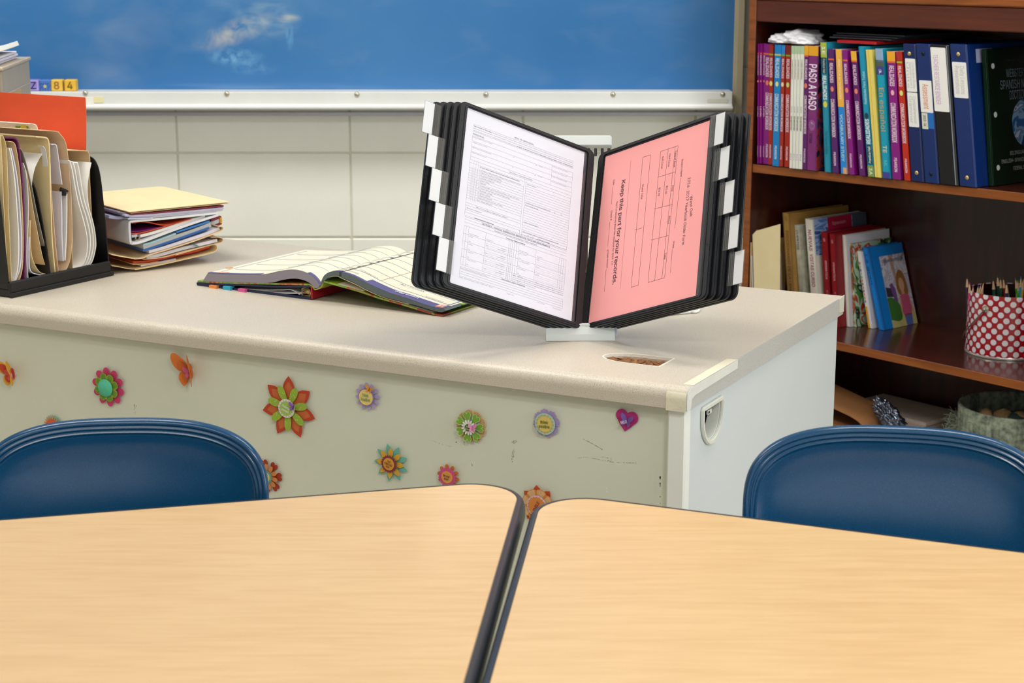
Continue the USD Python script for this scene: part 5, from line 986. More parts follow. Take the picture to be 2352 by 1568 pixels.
for i in range(140):
    a_ = fa0 + rr.normal(0, .5); h_ = hB - .03 - .05 * rr.rand(); p0 = A([rB * math.cos(a_) * .99, rB * math.sin(a_) * .99, h_]); o_ = A([math.cos(a_), math.sin(a_), 0]); L = .012 + .02 * rr.rand()
    pts = [p0, p0 + o_ * L * .6 + A([0, 0, .006 * rr.randn()]), p0 + o_ * L + A([.004 * rr.randn(), .004 * rr.randn(), .012 * rr.randn()])]; fz.append(put(tube(pts, .0006, 3), TBs))
obj('frayed_fringe', fz, M('7d8474', .9, .2), bs, kind='stuff')
m = trimesh.creation.icosphere(4, 1.0); n_ = meshkit.fbm(m.vertices * 3 + 2, 3, 14); m.vertices *= (1 + .35 * (n_[:, None] - .5) * 2); m.vertices *= A([.07, .065, .04]); m.apply_translation((.02, -.02, hB - .05)); solo('teal_cloth', put(m, TBs), M('3c5a58', .9, .2, 60, bump=.8, bscale=160), 'dark teal cloth crumpled inside the basket', 'cloth', smooth=True)
for i, (x, y, r_) in enumerate(((-.035, -.055, .012), (.0, -.045, .017), (.03, -.03, .015))):
    m = trimesh.creation.icosphere(3, 1.0); m.vertices *= A([r_ * 1.3, r_, r_]) * (1 + .3 * (meshkit.fbm(m.vertices * 2 + i, 2, i)[:, None] - .5)); m.apply_translation((x, y, hB - .018)); solo('tan_lump', put(m, TBs), M('a8875a', .7, .1), ['small tan lump leftmost in the basket', 'larger tan lump in the middle of the basket', 'tan lump at the right in the basket'][i], 'toy', smooth=True)
# ---------------------------------------------------------------- black file sorter with its folders
DT0 = DZ + .0004
sa, sb = hz(25, 684, DT0), hz(257, 632, DT0)
XS = nrm(sb - sa); YS = A([-XS[1], XS[0], 0]); LS = np.linalg.norm(sb - sa)
TSo = fr(sa, XS, YS)
sorter_b = M('0d0e11', .38, .1, 50, name='sorter_plastic')
so = thing('file_sorter', 'black plastic file sorter holding manila folders at the left of the desk', 'file sorter', sa, math.atan2(XS[1], XS[0]))
obj('base_tray', cat([rb((0, .004, 0), (LS, .25, .016), .002, TSo), rb((0, .0, .0), (LS, .008, .0265), .0025, TSo), rb((-.002, -.004, 0), (LS + .002, .002, .008), .001, TSo)]), sorter_b, so)
pp = Polygon(cr([(.004, .012), (.006, .06), (.010, .13), (.014, .175), (.020, .198), (.032, .2105), (.055, .213)], 5).tolist() + [(.22, .213), (.24, .20), (.246, .012)])
dv = Polygon(cr([(.006, .012), (.014, .08), (.024, .14), (.032, .172), (.042, .188), (.060, .194)], 5).tolist() + [(.22, .194), (.24, .012)])
lo = Polygon([(.04, .012), (.06, .12), (.08, .14), (.22, .14), (.24, .012)])
for s_, nm, q_ in ((.0, 'end_plate', pp), (.0985, 'divider', dv), (LS - .003, 'end_plate', pp)):
    obj(nm, extr(q_, .0025, TSo @ A([[0, 0, 1, s_], [1, 0, 0, 0], [0, 1, 0, 0], [0, 0, 0, 1.0]])), sorter_b, so)
Z2 = lambda x, y: (x / 3.646, 270 + y / 3.646)
def fcurve(pts, f0):
    """edge line of a standing sheet, measured on the sorter's upright plane f0 behind its front"""
    o = tf(TSo, (0, f0, 0)); q = A([meas(*Z2(*p), YS, o) for p in pts])
    q[:, 2] = np.maximum(q[:, 2], DZ + .0172)
    return cr(q, 5)
manila = M('ecd6a2', .6, .04, 30, name='manila'); manila2 = M('e5c79a', .6, .04, 30, name='manila_dark'); peach = M('e6c6a0', .6, .04, 30, name='peach_folder'); wpaper = M('edeae4', .7, .03, 30, name='white_sheets'); wpaper2 = M('dddbe6', .7, .05, 30, name='lilac_white')
def stand(kind, label, leaves, cat_='folder'):
    """leaves: (part, edge points, f0, depth, thickness, material)"""
    c0 = fcurve(leaves[0][1], leaves[0][2])[0]
    t = thing(kind, label, cat_, (c0[0], c0[1], DZ + .0165), math.atan2(XS[1], XS[0]), 'files standing in the black sorter')
    for nm, pts, f0, dep, th, mat in leaves:
        obj(nm, sheet(fcurve(pts, f0), th, YS, YS * dep), mat, t, smooth=50)
    return t
stand('file_folder', 'pale manila folder, nearest the front end of the sorter', [('leaf', [(66, 1385), (54, 1150), (40, 900), (28, 650), (18, 380), (6, 150)], .016, .225, .0009, manila), ('leaf', [(98, 1385), (84, 1050), (70, 700), (62, 420), (50, 230), (24, 150)], .016, .225, .0009, manila)])
stand('paper_sheaf', 'white papers inside the front manila folder', [('sheet', [(118, 1382), (150, 1260), (158, 1050), (146, 800), (124, 520), (96, 330), (78, 255)], .018, .20, .0022, wpaper), ('sheet', [(124, 1385), (170, 1250), (182, 1050), (170, 800), (146, 520), (112, 330), (92, 255)], .018, .20, .0022, wpaper2)], 'papers')
stand('file_folder', 'manila folder just left of the purple one', [('leaf', [(160, 1376), (188, 1260), (196, 1050), (190, 800), (170, 500), (142, 290), (118, 212), (70, 198)], .016, .225, .0009, manila2)])
stand('file_folder', 'purple folder showing as a thin edge in the sorter', [('leaf', [(206, 1366), (212, 1150), (206, 900), (196, 650), (178, 400), (160, 250), (134, 178), (50, 168)], .016, .225, .0026, M('6d2358', .5, .08, 40)), ('leaf', [(236, 1350), (224, 1150), (236, 900), (238, 700), (222, 480), (196, 380)], .018, .22, .0012, wpaper)])
stand('file_folder', 'grey edged manila folder leaning beside a curled sheet', [('leaf', [(430, 1308), (404, 1180), (352, 980), (306, 780), (262, 560), (224, 400), (188, 280), (156, 252)], .016, .225, .0014, M('8f897a', .5, .08, 30)), ('leaf', [(412, 1312), (360, 1180), (318, 980), (280, 780), (250, 600), (222, 440)], .018, .22, .0009, manila2), ('leaf', [(406, 1314), (330, 1290), (272, 1180), (254, 1020), (256, 860)], .017, .2, .0010, manila), ('sheet', [(400, 1318), (318, 1312), (256, 1280), (244, 1150), (250, 1000)], .0165, .2, .0016, wpaper2)])
stand('curled_sheet', 'white sheet curling over in the middle of the sorter', [('sheet', [(266, 600), (270, 520), (290, 430), (320, 360), (352, 302)], .022, .19, .0006, wpaper)], 'paper')
stand('file_folder', 'manila folder standing upright behind the curled sheet', [('leaf', [(464, 1308), (440, 1050), (428, 760), (420, 500), (416, 300), (408, 200), (384, 168), (300, 160)], .016, .225, .0022, manila), ('sheet', [(408, 470), (396, 360), (382, 270), (360, 238)], .02, .012, .0008, wpaper)])
stand('file_folder', 'peach folder with white papers and a black clip, right of centre in the sorter', [('leaf', [(548, 1288), (584, 1200), (602, 1050), (602, 800), (590, 560), (570, 330), (548, 205), (505, 140), (470, 115), (330, 106)], .016, .225, .0010, peach), ('leaf', [(490, 1290), (470, 1100), (444, 800), (428, 560), (422, 380)], .017, .2, .0010, peach), ('sheet', [(530, 1200), (520, 1000), (518, 800), (512, 620)], .018, .03, .0022, wpaper2), ('sheet', [(546, 1195), (556, 1000), (560, 800), (560, 640)], .018, .03, .0022, wpaper), ('sheet', [(520, 560), (506, 460), (490, 340), (472, 232), (430, 226)], .02, .03, .0016, wpaper2)])
q1, q2 = [meas(*Z2(*p), YS, tf(TSo, (0, .014, 0))) for p in ((508, 592), (566, 618))]
solo('binder_clip', [tube([q1, q1 * .4 + q2 * .6, q2], .0022, 8), rb((-.003, -.002, -.010), (.003, .01, .002), .0008, fr(q1 * .45 + q2 * .55, XS, YS))], M('17171b', .3, .05), 'small black binder clip on the papers of the peach folder', 'clip')
stand('file_folder', 'manila folder at the right end behind the curved white papers', [('leaf', [(772, 905), (762, 700), (752, 500), (754, 352), (742, 292), (716, 278), (560, 274)], .03, .2, .0010, manila2), ('leaf', [(610, 1270), (606, 1000), (596, 700), (586, 420)], .02, .2, .0010, manila2)])
WP = stand('paper_sheaf', 'thick curved white papers at the right end of the sorter', [('sheet', [(636, 1266), (690, 1240), (728, 1140), (730, 1000), (700, 860), (660, 720), (630, 580), (606, 440), (584, 360)], .012, .2, .0022, wpaper), ('sheet', [(638, 1272), (710, 1240), (752, 1130), (756, 990), (728, 850), (684, 710), (650, 560), (628, 430), (610, 370)], .012, .2, .0022, wpaper), ('sheet', [(638, 1274), (730, 1240), (776, 1120), (780, 990), (754, 850), (708, 700), (680, 550), (660, 420), (648, 376)], .012, .2, .0022, wpaper), ('sheet', [(640, 1276), (752, 1236), (798, 1110), (800, 1000), (780, 880), (742, 740), (730, 600), (742, 480), (764, 376)], .012, .2, .0018, wpaper)], 'papers')
stand('file_folder', 'tall red-orange folder standing at the back of the sorter', [('leaf', [(700, 1150), (706, 700), (712, 300), (718, 0), (712, -170)], .062, .27, .0014, M('e0522b', .6, .05, 20, name='orange_card')), ('leaf', [(712, 1150), (716, 700), (720, 300), (722, 0), (716, -165)], .064, .27, .0010, M('e8673f', .6, .05, 20, name='orange_card_back'))])
stand('index_card', 'white card with a green and yellow print at the top left of the sorter', [('sheet', [(318, 420), (316, 200), (314, 90), (290, 56), (240, 52)], .10, .10, .0012, M('f0eee6', .6, .02))], 'card')
gq = [meas(*Z2(*p), XS, fcurve([(314, 120), (316, 200)], .10)[0] - XS * .0012) for p in ((130, 70), (238, 74), (240, 146), (132, 138))]
Tg = fr(gq[0], -YS, (0, 0, 1)); gi = [(np.linalg.inv(Tg) @ A([*p, 1]))[:2] for p in gq]
gm = [flatpoly(Polygon(gi), Tg, .0004)]; gcx = A(gi).mean(0)
solo('card_print', gm, M('6fa52c', .6), 'green printed patch on the white card in the sorter', 'print')
solo('card_print', flatpoly(Point(*(gcx + (A(gi[1]) - gcx) * .3)).buffer(.0085), Tg, .0009), M('d6cf3a', .6), 'yellow printed leaf on the green patch', 'print')

# ---------------------------------------------------------------- grey letter box with papers behind the sorter
gb0, gb1 = A([-.985, 3.59]), A([-.950, 3.27]); gd = nrm(gb1 - gb0); gl_ = A([gd[1], -gd[0]]); gl_ = gl_ if gl_[0] < 0 else -gl_
TG = fr((*gb1, DT0), (*-gl_, 0), (*-gd, 0))    # x to the right, y away
gz = 1.094 - DT0; greyb = M('a29a8a', .5, .05, 30); gw = np.linalg.norm(gb1 - gb0)
gt_ = thing('letter_box', 'grey letter box standing behind the sorter at the left edge', 'letter box', tf(TG, (-.1, gw / 2, 0)), math.atan2(-gl_[1], -gl_[0]))
obj('box_body', cat([rb((-.22, 0, 0), (0, gw, .012), .001, TG), rb((-.006, 0, 0), (0, gw, gz), .0015, TG), rb((-.22, 0, 0), (-.214, gw, gz), .0015, TG), rb((-.22, gw - .006, 0), (0, gw, gz), .0015, TG)] + [rb((-.215, .004, gz * f - .006), (-.005, gw - .005, gz * f), .001, TG) for f in (.33, .66, .80)]), greyb, gt_)
obj('top_panel', rb((-.224, -.004, gz - .0005), (.004, gw + .002, gz + .006), .0015, TG), M('b5a792', .5, .05, 30), gt_)
obj('side_label', rb((.0001, .02, gz - .075), (.0012, gw * .62, gz - .047), .0003, TG), M('b79d72', .6, .06, 30), gt_); obj('side_strip', rb((.0001, .01, gz - .0475), (.0016, gw - .005, gz - .0445), .0004, TG), M('b0a89c', .5, .04), gt_)
solo('paper_sheaf', [rb((-.20, .03 + .004 * i, gz + .0068 + .0048 * i), (-.015 + .003 * (i % 2), gw - .06 + .005 * (i % 3), gz + .011 + .0048 * i), .0008, TG) for i in range(3)], wpaper2, 'lilac white papers lying on the grey letter box', 'papers')
pq = [(-.20, gz + .022), (-.09, gz + .024), (-.03, gz + .030), (-.006, gz + .038)]
solo('paper_sheaf', sheet(A([tf(TG, (x, .02, z)) for x, z in cr(pq, 6)]), .009, TG[:3, 1], TG[:3, 1] * (gw - .10)), M('f1efe6', .7, .02), 'thick white booklet curling up on the grey letter box', 'papers', smooth=40)

# ---------------------------------------------------------------- leaning stack of folders, binder and papers
c0 = hz(297, 488, .853); c1 = hz(527, 465, .853); E1 = nrm([*(c1 - c0)[:2], 0]); E2 = A([-E1[1], E1[0], 0])
Z3 = lambda x, y: (230 + x / 7.468, 420 + y / 7.468)
def scurve(pts, back=.012): 
    o = c0 + E2 * back; q = A([meas(*Z3(*p), E2, o) for p in pts]); q[:, 2] = np.maximum(q[:, 2], DZ + .0016); return cr(q, 5)
def lying(kind, label, parts, cat_, grp='piled on the desk beside the sorter'):
    q0 = scurve(parts[0][1], parts[0][2]); t = thing(kind, label, cat_, (*(q0.mean(0) + E2 * .1)[:2], q0[:, 2].min()), math.atan2(E1[1], E1[0]), grp)
    last = None
    for nm, pts, back, dep, th, mat in parts: last = obj(nm, sheet(scurve(pts, back), th, E2, E2 * dep), mat, t, smooth=50)
    return t
lying('file_folder', 'manila folder at the very bottom of the stack', [('leaf', [(600, 1486), (720, 1470), (1000, 1415), (1400, 1325), (1900, 1205), (1995, 1150), (2008, 1100), (1985, 1060), (1900, 1070), (1600, 1150), (1300, 1235)], .0, .26, .0011, manila), ('leaf', [(600, 1482), (480, 1470), (330, 1440), (200, 1420)], .006, .25, .0010, manila2), ('sheet', [(700, 1420), (1000, 1370), (1300, 1310)], .01, .22, .003, wpaper2)], 'folder')
lying('file_folder', 'orange-red folder second from the bottom of the stack', [('leaf', [(570, 1358), (800, 1345), (1060, 1300), (1300, 1240), (1600, 1180), (1880, 1095)], .012, .22, .0032, M('d8502a', .55, .06, 30)), ('leaf', [(1150, 1300), (1400, 1250), (1700, 1180), (1920, 1100)], .03, .2, .004, M('b53413', .55, .06, 30)), ('leaf', [(560, 1395), (800, 1385), (1000, 1352)], .008, .2, .0016, M('e2ab7c', .6, .05, 30))], 'folder')
lying('file_folder', 'manila folder folded over white papers, low in the stack', [('leaf', [(740, 1310), (900, 1300), (1150, 1262), (1500, 1165), (2020, 1040), (2098, 1000), (2106, 965), (2060, 935), (1900, 930)], .0, .25, .0010, manila2), ('sheet', [(800, 1272), (1000, 1240), (1400, 1130), (1700, 1060), (2010, 985)], .004, .22, .0058, wpaper2), ('green_tab', [(1560, 1046), (1640, 1066), (1690, 1084)], -.001, .01, .0012, M('2f7a6c', .5))], 'folder')
lying('file_folder', 'manila folder with curled edge under the blue book', [('leaf', [(590, 1306), (740, 1290), (860, 1236), (1100, 1165), (1500, 1040), (1800, 935), (2060, 830), (2110, 780), (2090, 752), (2030, 752)], -.002, .26, .0011, manila2), ('leaf', [(600, 1300), (430, 1275), (250, 1240), (190, 1225)], .002, .25, .0011, manila), ('sheet', [(840, 1180), (1100, 1110), (1500, 980), (1800, 880), (2050, 780)], .004, .23, .0058, wpaper2)], 'folder')
B_ = lying('stack_book', 'blue covered book in the middle of the stack', [('cover', [(740, 1160), (900, 1110), (1300, 975), (1600, 868), (1870, 770)], .002, .24, .0040, M('2c62ac', .45, .05)), ('page_block', [(742, 1106), (900, 1060), (1300, 930), (1600, 830), (1900, 712)], .003, .235, .0082, M('b5b8b8', .8, .08, 6, stretch=(3, 3, 300))), ('cover', [(742, 1062), (900, 1020), (1300, 870)], .002, .24, .0030, M('a6c9d6', .45, .05)), ('cover', [(1310, 846), (1600, 752), (1880, 660)], .002, .24, .0030, M('3f80c8', .45, .05))], 'book')
lying('stack_book', 'dark red book with a yellow spine at the right of the stack', [('cover', [(1880, 770), (1980, 735), (2088, 694)], .03, .2, .0032, M('8f1426', .45, .05)), ('page_block', [(1900, 700), (1980, 672), (2050, 645)], .032, .19, .0075, M('c9cbd2', .8, .08)), ('cover', [(1905, 640), (2000, 606), (2080, 582)], .03, .2, .0032, M('8a1224', .45, .05)), ('spine', [(2072, 592), (2078, 640), (2076, 690)], .029, .2, .0040, M('e0a41c', .45, .05))], 'book')
wb_ = M('e4e6ea', .32, .03, name='binder_vinyl')
W_ = lying('ring_binder', 'white ring binder gaping open at its end, near the top of the stack', [('front_cover', [(508, 664), (700, 646), (1000, 622), (1500, 572), (2010, 518)], .0, .27, .0038, wb_), ('back_cover', [(536, 1040), (640, 1030), (800, 982), (1200, 832), (1600, 690), (2030, 550)], .0, .27, .0042, wb_), ('spine', [(512, 668), (505, 700), (508, 800), (514, 900), (522, 1000), (540, 1040)], .0, .27, .0042, M('cfd2d8', .32, .03)),
    ('orange_divider', [(540, 690), (700, 668), (850, 680), (1000, 712), (1120, 722), (1300, 690), (1560, 618)], .006, .24, .0016, M('d6502c', .5, .05)), ('orange_divider', [(540, 870), (700, 858), (1000, 780), (1300, 690)], .006, .24, .0018, M('d2512e', .5, .05)), ('purple_divider', [(540, 836), (700, 826), (950, 775), (1140, 738)], .008, .24, .0012, M('7a1f7c', .5, .05)), ('purple_divider', [(545, 760), (700, 790), (900, 780)], .05, .2, .0010, M('46206a', .5, .05)), ('page_block', [(690, 912), (900, 858), (1200, 762), (1500, 665), (1800, 582)], .008, .23, .0055, wpaper), ('page_block', [(545, 915), (600, 905), (640, 895)], .01, .23, .005, wpaper2)], 'binder')
qr = A([meas(*Z3(*p), E2, c0 + E2 * .018) for p in ((640, 985), (604, 960), (622, 890), (650, 842), (682, 850), (684, 900), (664, 970))]); obj('ring', tube(cr(qr, 4), .0022, 8), M('b7a88c', .25, .05, metal=.9), W_, smooth=50)
obj('ring_plate', sheet(scurve([(590, 1000), (640, 996), (690, 976)], .012), .002, E2, E2 * .2), M('9a8f80', .3, .05, metal=.8), W_)
lying('paper_sheaf', 'loose lilac white papers lying on the white binder', [('sheet', [(500, 600), (800, 588), (1300, 545), (1700, 508), (2110, 462)], .004, .24, .0040, wpaper2), ('sheet', [(430, 560), (700, 562), (1100, 530), (1700, 474), (2120, 432)], .0, .24, .0034, M('b9b6ce', .7, .1, 60)), ('sheet', [(480, 620), (700, 616), (900, 604)], -.002, .2, .0016, M('c9cde0', .7, .05)), ('left_sheet', [(150, 582), (300, 600), (480, 592)], .02, .2, .005, M('a4a6c4', .7, .15, 60))], 'papers')
lying('file_folder', 'maroon edged papers just under the top manila folder', [('sheet', [(500, 545), (800, 526), (1200, 490), (1700, 440), (2120, 396)], .0, .25, .0026, M('6d2230', .6, .25, 90)), ('sheet', [(300, 505), (500, 528), (900, 505)], .012, .2, .002, M('77707e', .7, .1))], 'papers')
m4 = [hz(297, 487.5, .853), hz(527, 464.5, .853), hz(335, 432, .853)]; m4.append(m4[0] + m4[2] - m4[1])
TM = fr(m4[0], m4[1] - m4[0], m4[3] - m4[0]); ml, mw_ = np.linalg.norm(m4[1] - m4[0]), (m4[3] - m4[0]) @ TM[:3, 1]
top_ = extr(Polygon([(0, 0), (ml, 0), (ml, mw_ - .01), (ml - .01, mw_), (.0, mw_)]), .0012, TM)
tf2 = thing('file_folder', 'smooth manila folder on top of the stack', 'folder', m4[0], math.atan2(TM[1, 0], TM[0, 0]), 'piled on the desk beside the sorter')
obj('front_leaf', top_, M('ecd9a6', .6, .03, 20), tf2); obj('back_leaf', extr(Polygon([(.003, .001), (ml - .002, .001), (ml - .002, mw_ - .012), (.003, mw_ - .012)]), .001, TM @ fr((0, 0, -.0024), (1, 0, .0), (0, 1, 0))), manila2, tf2)

# ---------------------------------------------------------------- navy binder under the open teacher's book
d0 = hz(452, 655, DT0); d1 = hz(716, 690, DT0); XB = nrm([.858, -.514, 0]); YB = A([-XB[1], XB[0], 0])
Zb = lambda x, y: (440 + x / 6.533, 560 + y / 6.533)
Zc = lambda x, y: (780 + x / 6.918, 560 + y / 6.918)
def bcurve(pts, back=0., n=5):
    o = d0 + YB * back; q = A([meas(*p, YB, o) for p in pts]); q[:, 2] = np.maximum(q[:, 2], DZ + .0021); return cr(q, n)
nb = thing('ring_binder', 'navy ring binder with sticky tabs lying under the open book', 'binder', d0, math.atan2(XB[1], XB[0]))
navyb = M('0e1a44', .4, .08, 50)
obj('back_cover', sheet(bcurve([Zb(*p) for p in ((80, 625), (400, 668), (800, 715), (1300, 790), (1790, 848))]), .0030, YB, YB * .29), navyb, nb, smooth=40)
obj('front_cover', sheet(bcurve([Zb(*p) for p in ((75, 592), (400, 606), (800, 620), (1300, 640), (1790, 640))]), .0032, YB, YB * .29), navyb, nb, smooth=40)
obj('spine', sheet(bcurve([Zb(*p) for p in ((1798, 636), (1804, 740), (1806, 846))]), .0030, YB, YB * .29), M('a01020', .4, .05), nb, label='red spine of the navy binder')
for pts, th, mt in ((((330, 640), (800, 690), (1300, 735), (1640, 740)), .0022, wpaper2), (((500, 660), (1000, 690), (1350, 690), (1500, 690), (1620, 760)), .0012, wpaper), (((900, 715), (1300, 772), (1600, 790)), .0022, M('d6c8a8', .7, .05))):
    obj('sheet', sheet(bcurve([Zb(*p) for p in pts], .006), th, YB, YB * .26), mt, nb, smooth=40)
rq = bcurve([Zb(*p) for p in ((1660, 770), (1665, 700), (1720, 680), (1775, 690), (1780, 780), (1700, 800))], .012, 3); obj('ring_mechanism', [tube(rq, .0022, 8), sheet(bcurve([Zb(1650, 800), Zb(1720, 795), Zb(1785, 800)], .008), .003, YB, YB * .25), sheet(bcurve([Zb(1660, 715), Zb(1720, 700), Zb(1770, 720)], .014), .010, YB, YB * .004)], M('c9ae7a', .25, .05, metal=.8), nb)
for p, c_ in ((((262, 648), (372, 658)), 'e89048'), (((470, 668), (580, 680)), '35a9c6'), (((694, 694), (800, 706)), 'd8609c')):
    obj('sticky_tab', sheet(bcurve([Zb(*p[0]), Zb((p[0][0] + p[1][0]) / 2, (p[0][1] + p[1][1]) / 2 + 1), Zb(*p[1])], -.006, 2), .0052 if c_ != '35a9c6' else .0078, YB, YB * .012), M(c_, .5, .04), nb)
ob = thing('open_book', "open teacher's edition lying on the navy binder, its right half sloping to the desk", 'book', d0 + XB * .24, math.atan2(XB[1], XB[0]))
BDp = .275
Ltop = [Zb(*p) for p in ((242, 440), (400, 452), (700, 462), (1000, 462), (1150, 448), (1300, 414), (1450, 391), (1580, 393), (1700, 424), (1800, 476), (1870, 545), (1912, 612))]
Lbot = [Zb(*p) for p in ((165, 562), (400, 570), (700, 582), (1000, 588), (1220, 577), (1330, 548), (1450, 526), (1560, 521), (1680, 542), (1780, 592), (1850, 664), (1905, 655))]
Rtop = [Zb(*p) for p in ((1930, 640), (1948, 560), (1985, 488), (2050, 440), (2150, 414), (2250, 420))] + [Zc(*p) for p in ((0, 448), (200, 510), (450, 636), (750, 770), (1000, 848), (1250, 935), (1525, 1022), (1650, 985 + 45))]
Rbot = [Zb(*p) for p in ((1940, 650), (1962, 600), (2000, 548), (2060, 500), (2150, 478), (2250, 492))] + [Zc(*p) for p in ((0, 522), (200, 600), (450, 735), (700, 838), (1000, 920), (1250, 985), (1580, 1082), (1690, 1060))]
pg_edge = M('8e8894', .7, .1, 6, stretch=(2, 2, 500), name='page_edges'); pg = M('e4dfc9', .6, .03, 30, name='cream_page')
lt, lb_, rt_, rbm = bcurve(Ltop), bcurve(Lbot), bcurve(Rtop), bcurve(Rbot)
def skew(c, f): return c + XB * f     # the fore-edge is cut at a slant
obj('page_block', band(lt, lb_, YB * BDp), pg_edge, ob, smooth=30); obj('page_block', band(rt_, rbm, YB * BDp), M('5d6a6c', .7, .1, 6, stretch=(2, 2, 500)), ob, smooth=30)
up = A([0, 0, .0006])
def page(c, y0, y1, lo, hi, mat, nm, lift=1., parent=None):
    n = len(c); i0, i1 = int(lo * (n - 1)), max(int(lo * (n - 1)) + 1, int(math.ceil(hi * (n - 1)))); q = c[i0:i1 + 1]
    return obj(nm, band(q + up * lift * .4 + YB * y0, q + up * lift + YB * y0, YB * (y1 - y0)), mat, parent or ob, smooth=60)
pL, pR = page(lt, .0008, BDp + .001, 0, 1, pg, 'page'), page(rt_, .0008, BDp + .001, 0, 1, pg, 'page')
vio, rule, blueb, coral = M('5f5a88', .5, .04), M('a3abb8', .6, .04), M('4a689a', .5, .04), M('e29a7c', .5, .04)
# ruled lesson plan printed on the pages (bands run with the page's curve)
page(lt, .0006, .0075, .78, 1, vio, 'page_band', 2, pL); page(lt, .0006, .009, 0, .28, vio, 'page_band', 2, pL); page(rt_, .0006, .0065, .05, .60, vio, 'page_band', 2, pR); page(rt_, .0006, .022, .60, .985, vio, 'page_band', 2, pR)
for i, y in enumerate(np.linspace(.045, .25, 8)):
    page(lt, y, y + .0005, .30 if i % 2 else .1, .93, rule, 'printed_rule', 2, pL); page(rt_, y - .012, y - .0112, .08, .95, rule, 'printed_rule', 2, pR)
def strip(c, f, w, y0, y1, mat, nm, parent, lift=2.):
    i = f * (len(c) - 1); k = int(i); p_ = c[k] + (c[min(k + 1, len(c) - 1)] - c[k]) * (i - k); t_ = nrm(c[min(k + 1, len(c) - 1)] - c[max(k - 1, 0)])
    obj(nm, band(A([p_ - t_ * w / 2, p_ + t_ * w / 2]) + up * lift * .4 + YB * y0, A([p_ - t_ * w / 2, p_ + t_ * w / 2]) + up * lift + YB * y0, YB * (y1 - y0)), mat, parent)
strip(lt, .06, .0012, .02, .262, rule, 'printed_rule', pL); strip(lt, .915, .0018, .02, .262, blueb, 'notebook_line', pL); strip(rt_, .62, .0005, .03, .26, M('cfa894', .6), 'printed_rule', pR); strip(rt_, .95, .0012, .02, .26, blueb, 'notebook_line', pR)
kk = int(.915 * (len(lt) - 1))
for i, y in enumerate(np.linspace(.03, .235, 8)):
    p_ = lt[kk] + YB * y + A([0, 0, .0012]); obj('ring_print', tube([p_ + .0032 * (math.cos(a) * YB + math.sin(a) * nrm(lt[kk + 1] - lt[kk - 1])) for a in np.linspace(0, 2 * math.pi, 11)], .0004, 4), blueb, pL)
for i, (f, y) in enumerate(((.42, .05), (.42, .083), (.42, .105), (.42, .145), (.42, .17), (.42, .225))): 
    page(rt_, y, y + .0042, f - .02, f + .055, M('5b6f92', .6), 'heading_bar', 2, pR)
def on_page(c, f, y, lift=.0016):
    i = f * (len(c) - 1); k = min(int(i), len(c) - 2); p_ = c[k] + (c[k + 1] - c[k]) * (i - k) + YB * y; t_ = nrm(c[k + 1] - c[k]); n_ = np.cross(t_, YB); n_ = n_ if n_[2] > 0 else -n_
    return p_ + n_ * lift, t_, n_
p_, t_, n_ = on_page(rt_, .93, .014); obj('badge', flatpoly(ell(.0125, .0095, n=24), fr(p_, t_, YB)), coral, pR); p_, t_, n_ = on_page(rt_, .93, .014, .0022); obj('lettering', text_fit('1A', .012, .008, fr(p_, -t_, -YB), True), M('f4ece2', .6), pR)
p_, t_, n_ = on_page(lt, .10, .010); obj('badge', flatpoly(ell(.013, .006, n=24), fr(p_, t_, YB)), M('e0b09c', .5), pL)
p_, t_, n_ = on_page(rt_, .765, .0135, .0020); obj('lettering', text_fit('Lesson Plans', .046, .006, fr(p_, -t_, -YB), True), M('efeaf4', .6), pR)
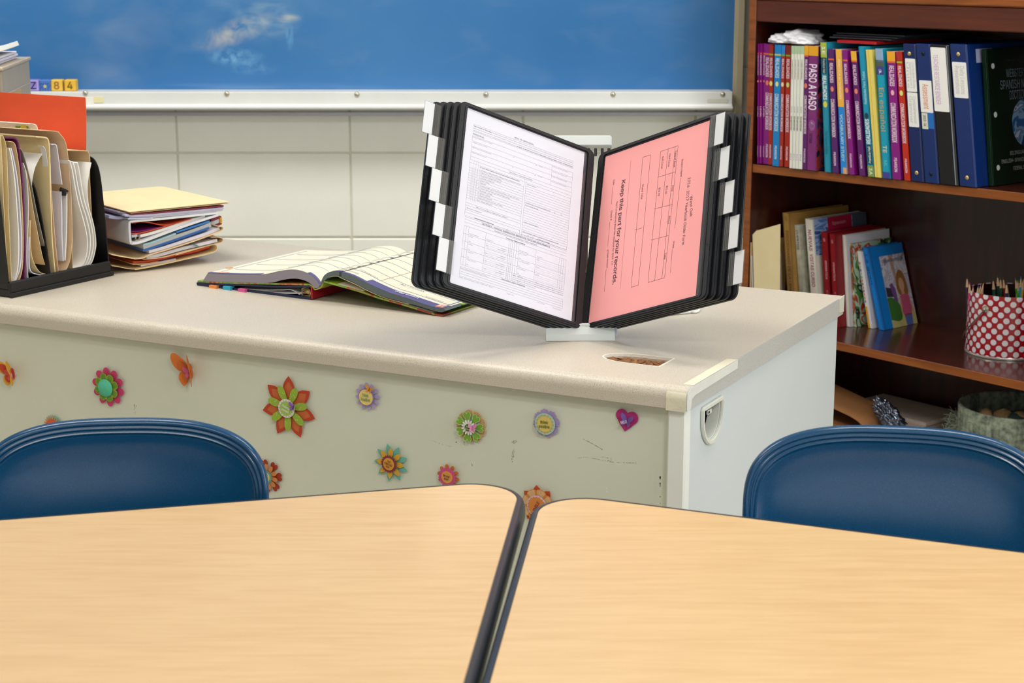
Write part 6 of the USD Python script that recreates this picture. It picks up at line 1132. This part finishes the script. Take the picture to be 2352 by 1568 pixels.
for f, y, w, s in ((.47, .016, .05, 'Regular Schedule'), (.30, .017, .04, '(50 minutes)'), (.56, .034, .04, 'Vocabulary'), (.72, .055, .05, 'Warm-up'), (.86, .036, .035, 'Homework'), (.33, .03, .03, 'Day 1')):
    p_, t_, n_ = on_page(rt_, f, y, .0020); obj('lettering', text_fit(s, w, .0042, fr(p_, -t_, -YB)), M('6d7488', .6), pR)
covL = bcurve([Zb(*p) for p in ((90, 562), (400, 578), (800, 590), (1300, 602), (1770, 610))]); obj('cover', sheet(covL, .0026, YB, YB * .29), multi('book_cover_left', ['8a9a34', 'b0402a', '9aa83a', '6f9a3a', 'b8542e', 'c07a3a', '8a8a34'], 2.2, .4, (14, 14, .2)), ob, smooth=40)
covR = bcurve([Zb(*p) for p in ((1970, 562), (2150, 610))] + [Zc(*p) for p in ((0, 668), (300, 752), (640, 866), (1000, 966), (1480, 1112), (1640, 1152))]); obj('cover', sheet(covR, .0026, YB, YB * .29), multi('book_cover_right', ['8fae2c', '8fae2c', '6f9a3a', '8a9a34', 'a8402a', '9a4a2c', '8a8a34'], 1.6, .4, (10, 10, .2)), ob, smooth=40)
cvS = bcurve([Zb(*p) for p in ((1770, 612), (1824, 652), (1848, 684), (1900, 672), (1950, 640), (1972, 566))]); obj('spine', sheet(cvS, .0020, YB, YB * .29), M('9aa03a', .45, .06), ob, smooth=40)
obj('endpaper', sheet(bcurve([Zb(*p) for p in ((1975, 556), (2050, 504), (2150, 484), (2250, 500))] + [Zc(*p) for p in ((0, 530), (250, 640), (480, 760), (760, 872), (1100, 955))], .002), .0010, YB, YB * .27), M('e9d6b4', .6, .03), ob, smooth=60)
obj('endpaper', sheet(bcurve([Zb(*p) for p in ((1980, 552), (2150, 598))] + [Zc(*p) for p in ((0, 645), (300, 732), (640, 850), (1000, 945), (1480, 1092))], .003), .0008, YB, YB * .27), M('eee9dc', .6, .03), ob, smooth=60)
p_, t_, n_ = on_page(rt_, .985, .05); obj('sticky_flag', rb((-.002, -.004, -.003), (.010, .004, -.002), .0002, fr(p_, t_, YB)), M('9ac43a', .5), ob)
p_, t_, n_ = on_page(lt, .02, .055); obj('sticky_flag', rb((-.008, -.004, -.001), (.003, .004, 0), .0002, fr(p_, t_, YB)), M('e8924a', .5), ob)
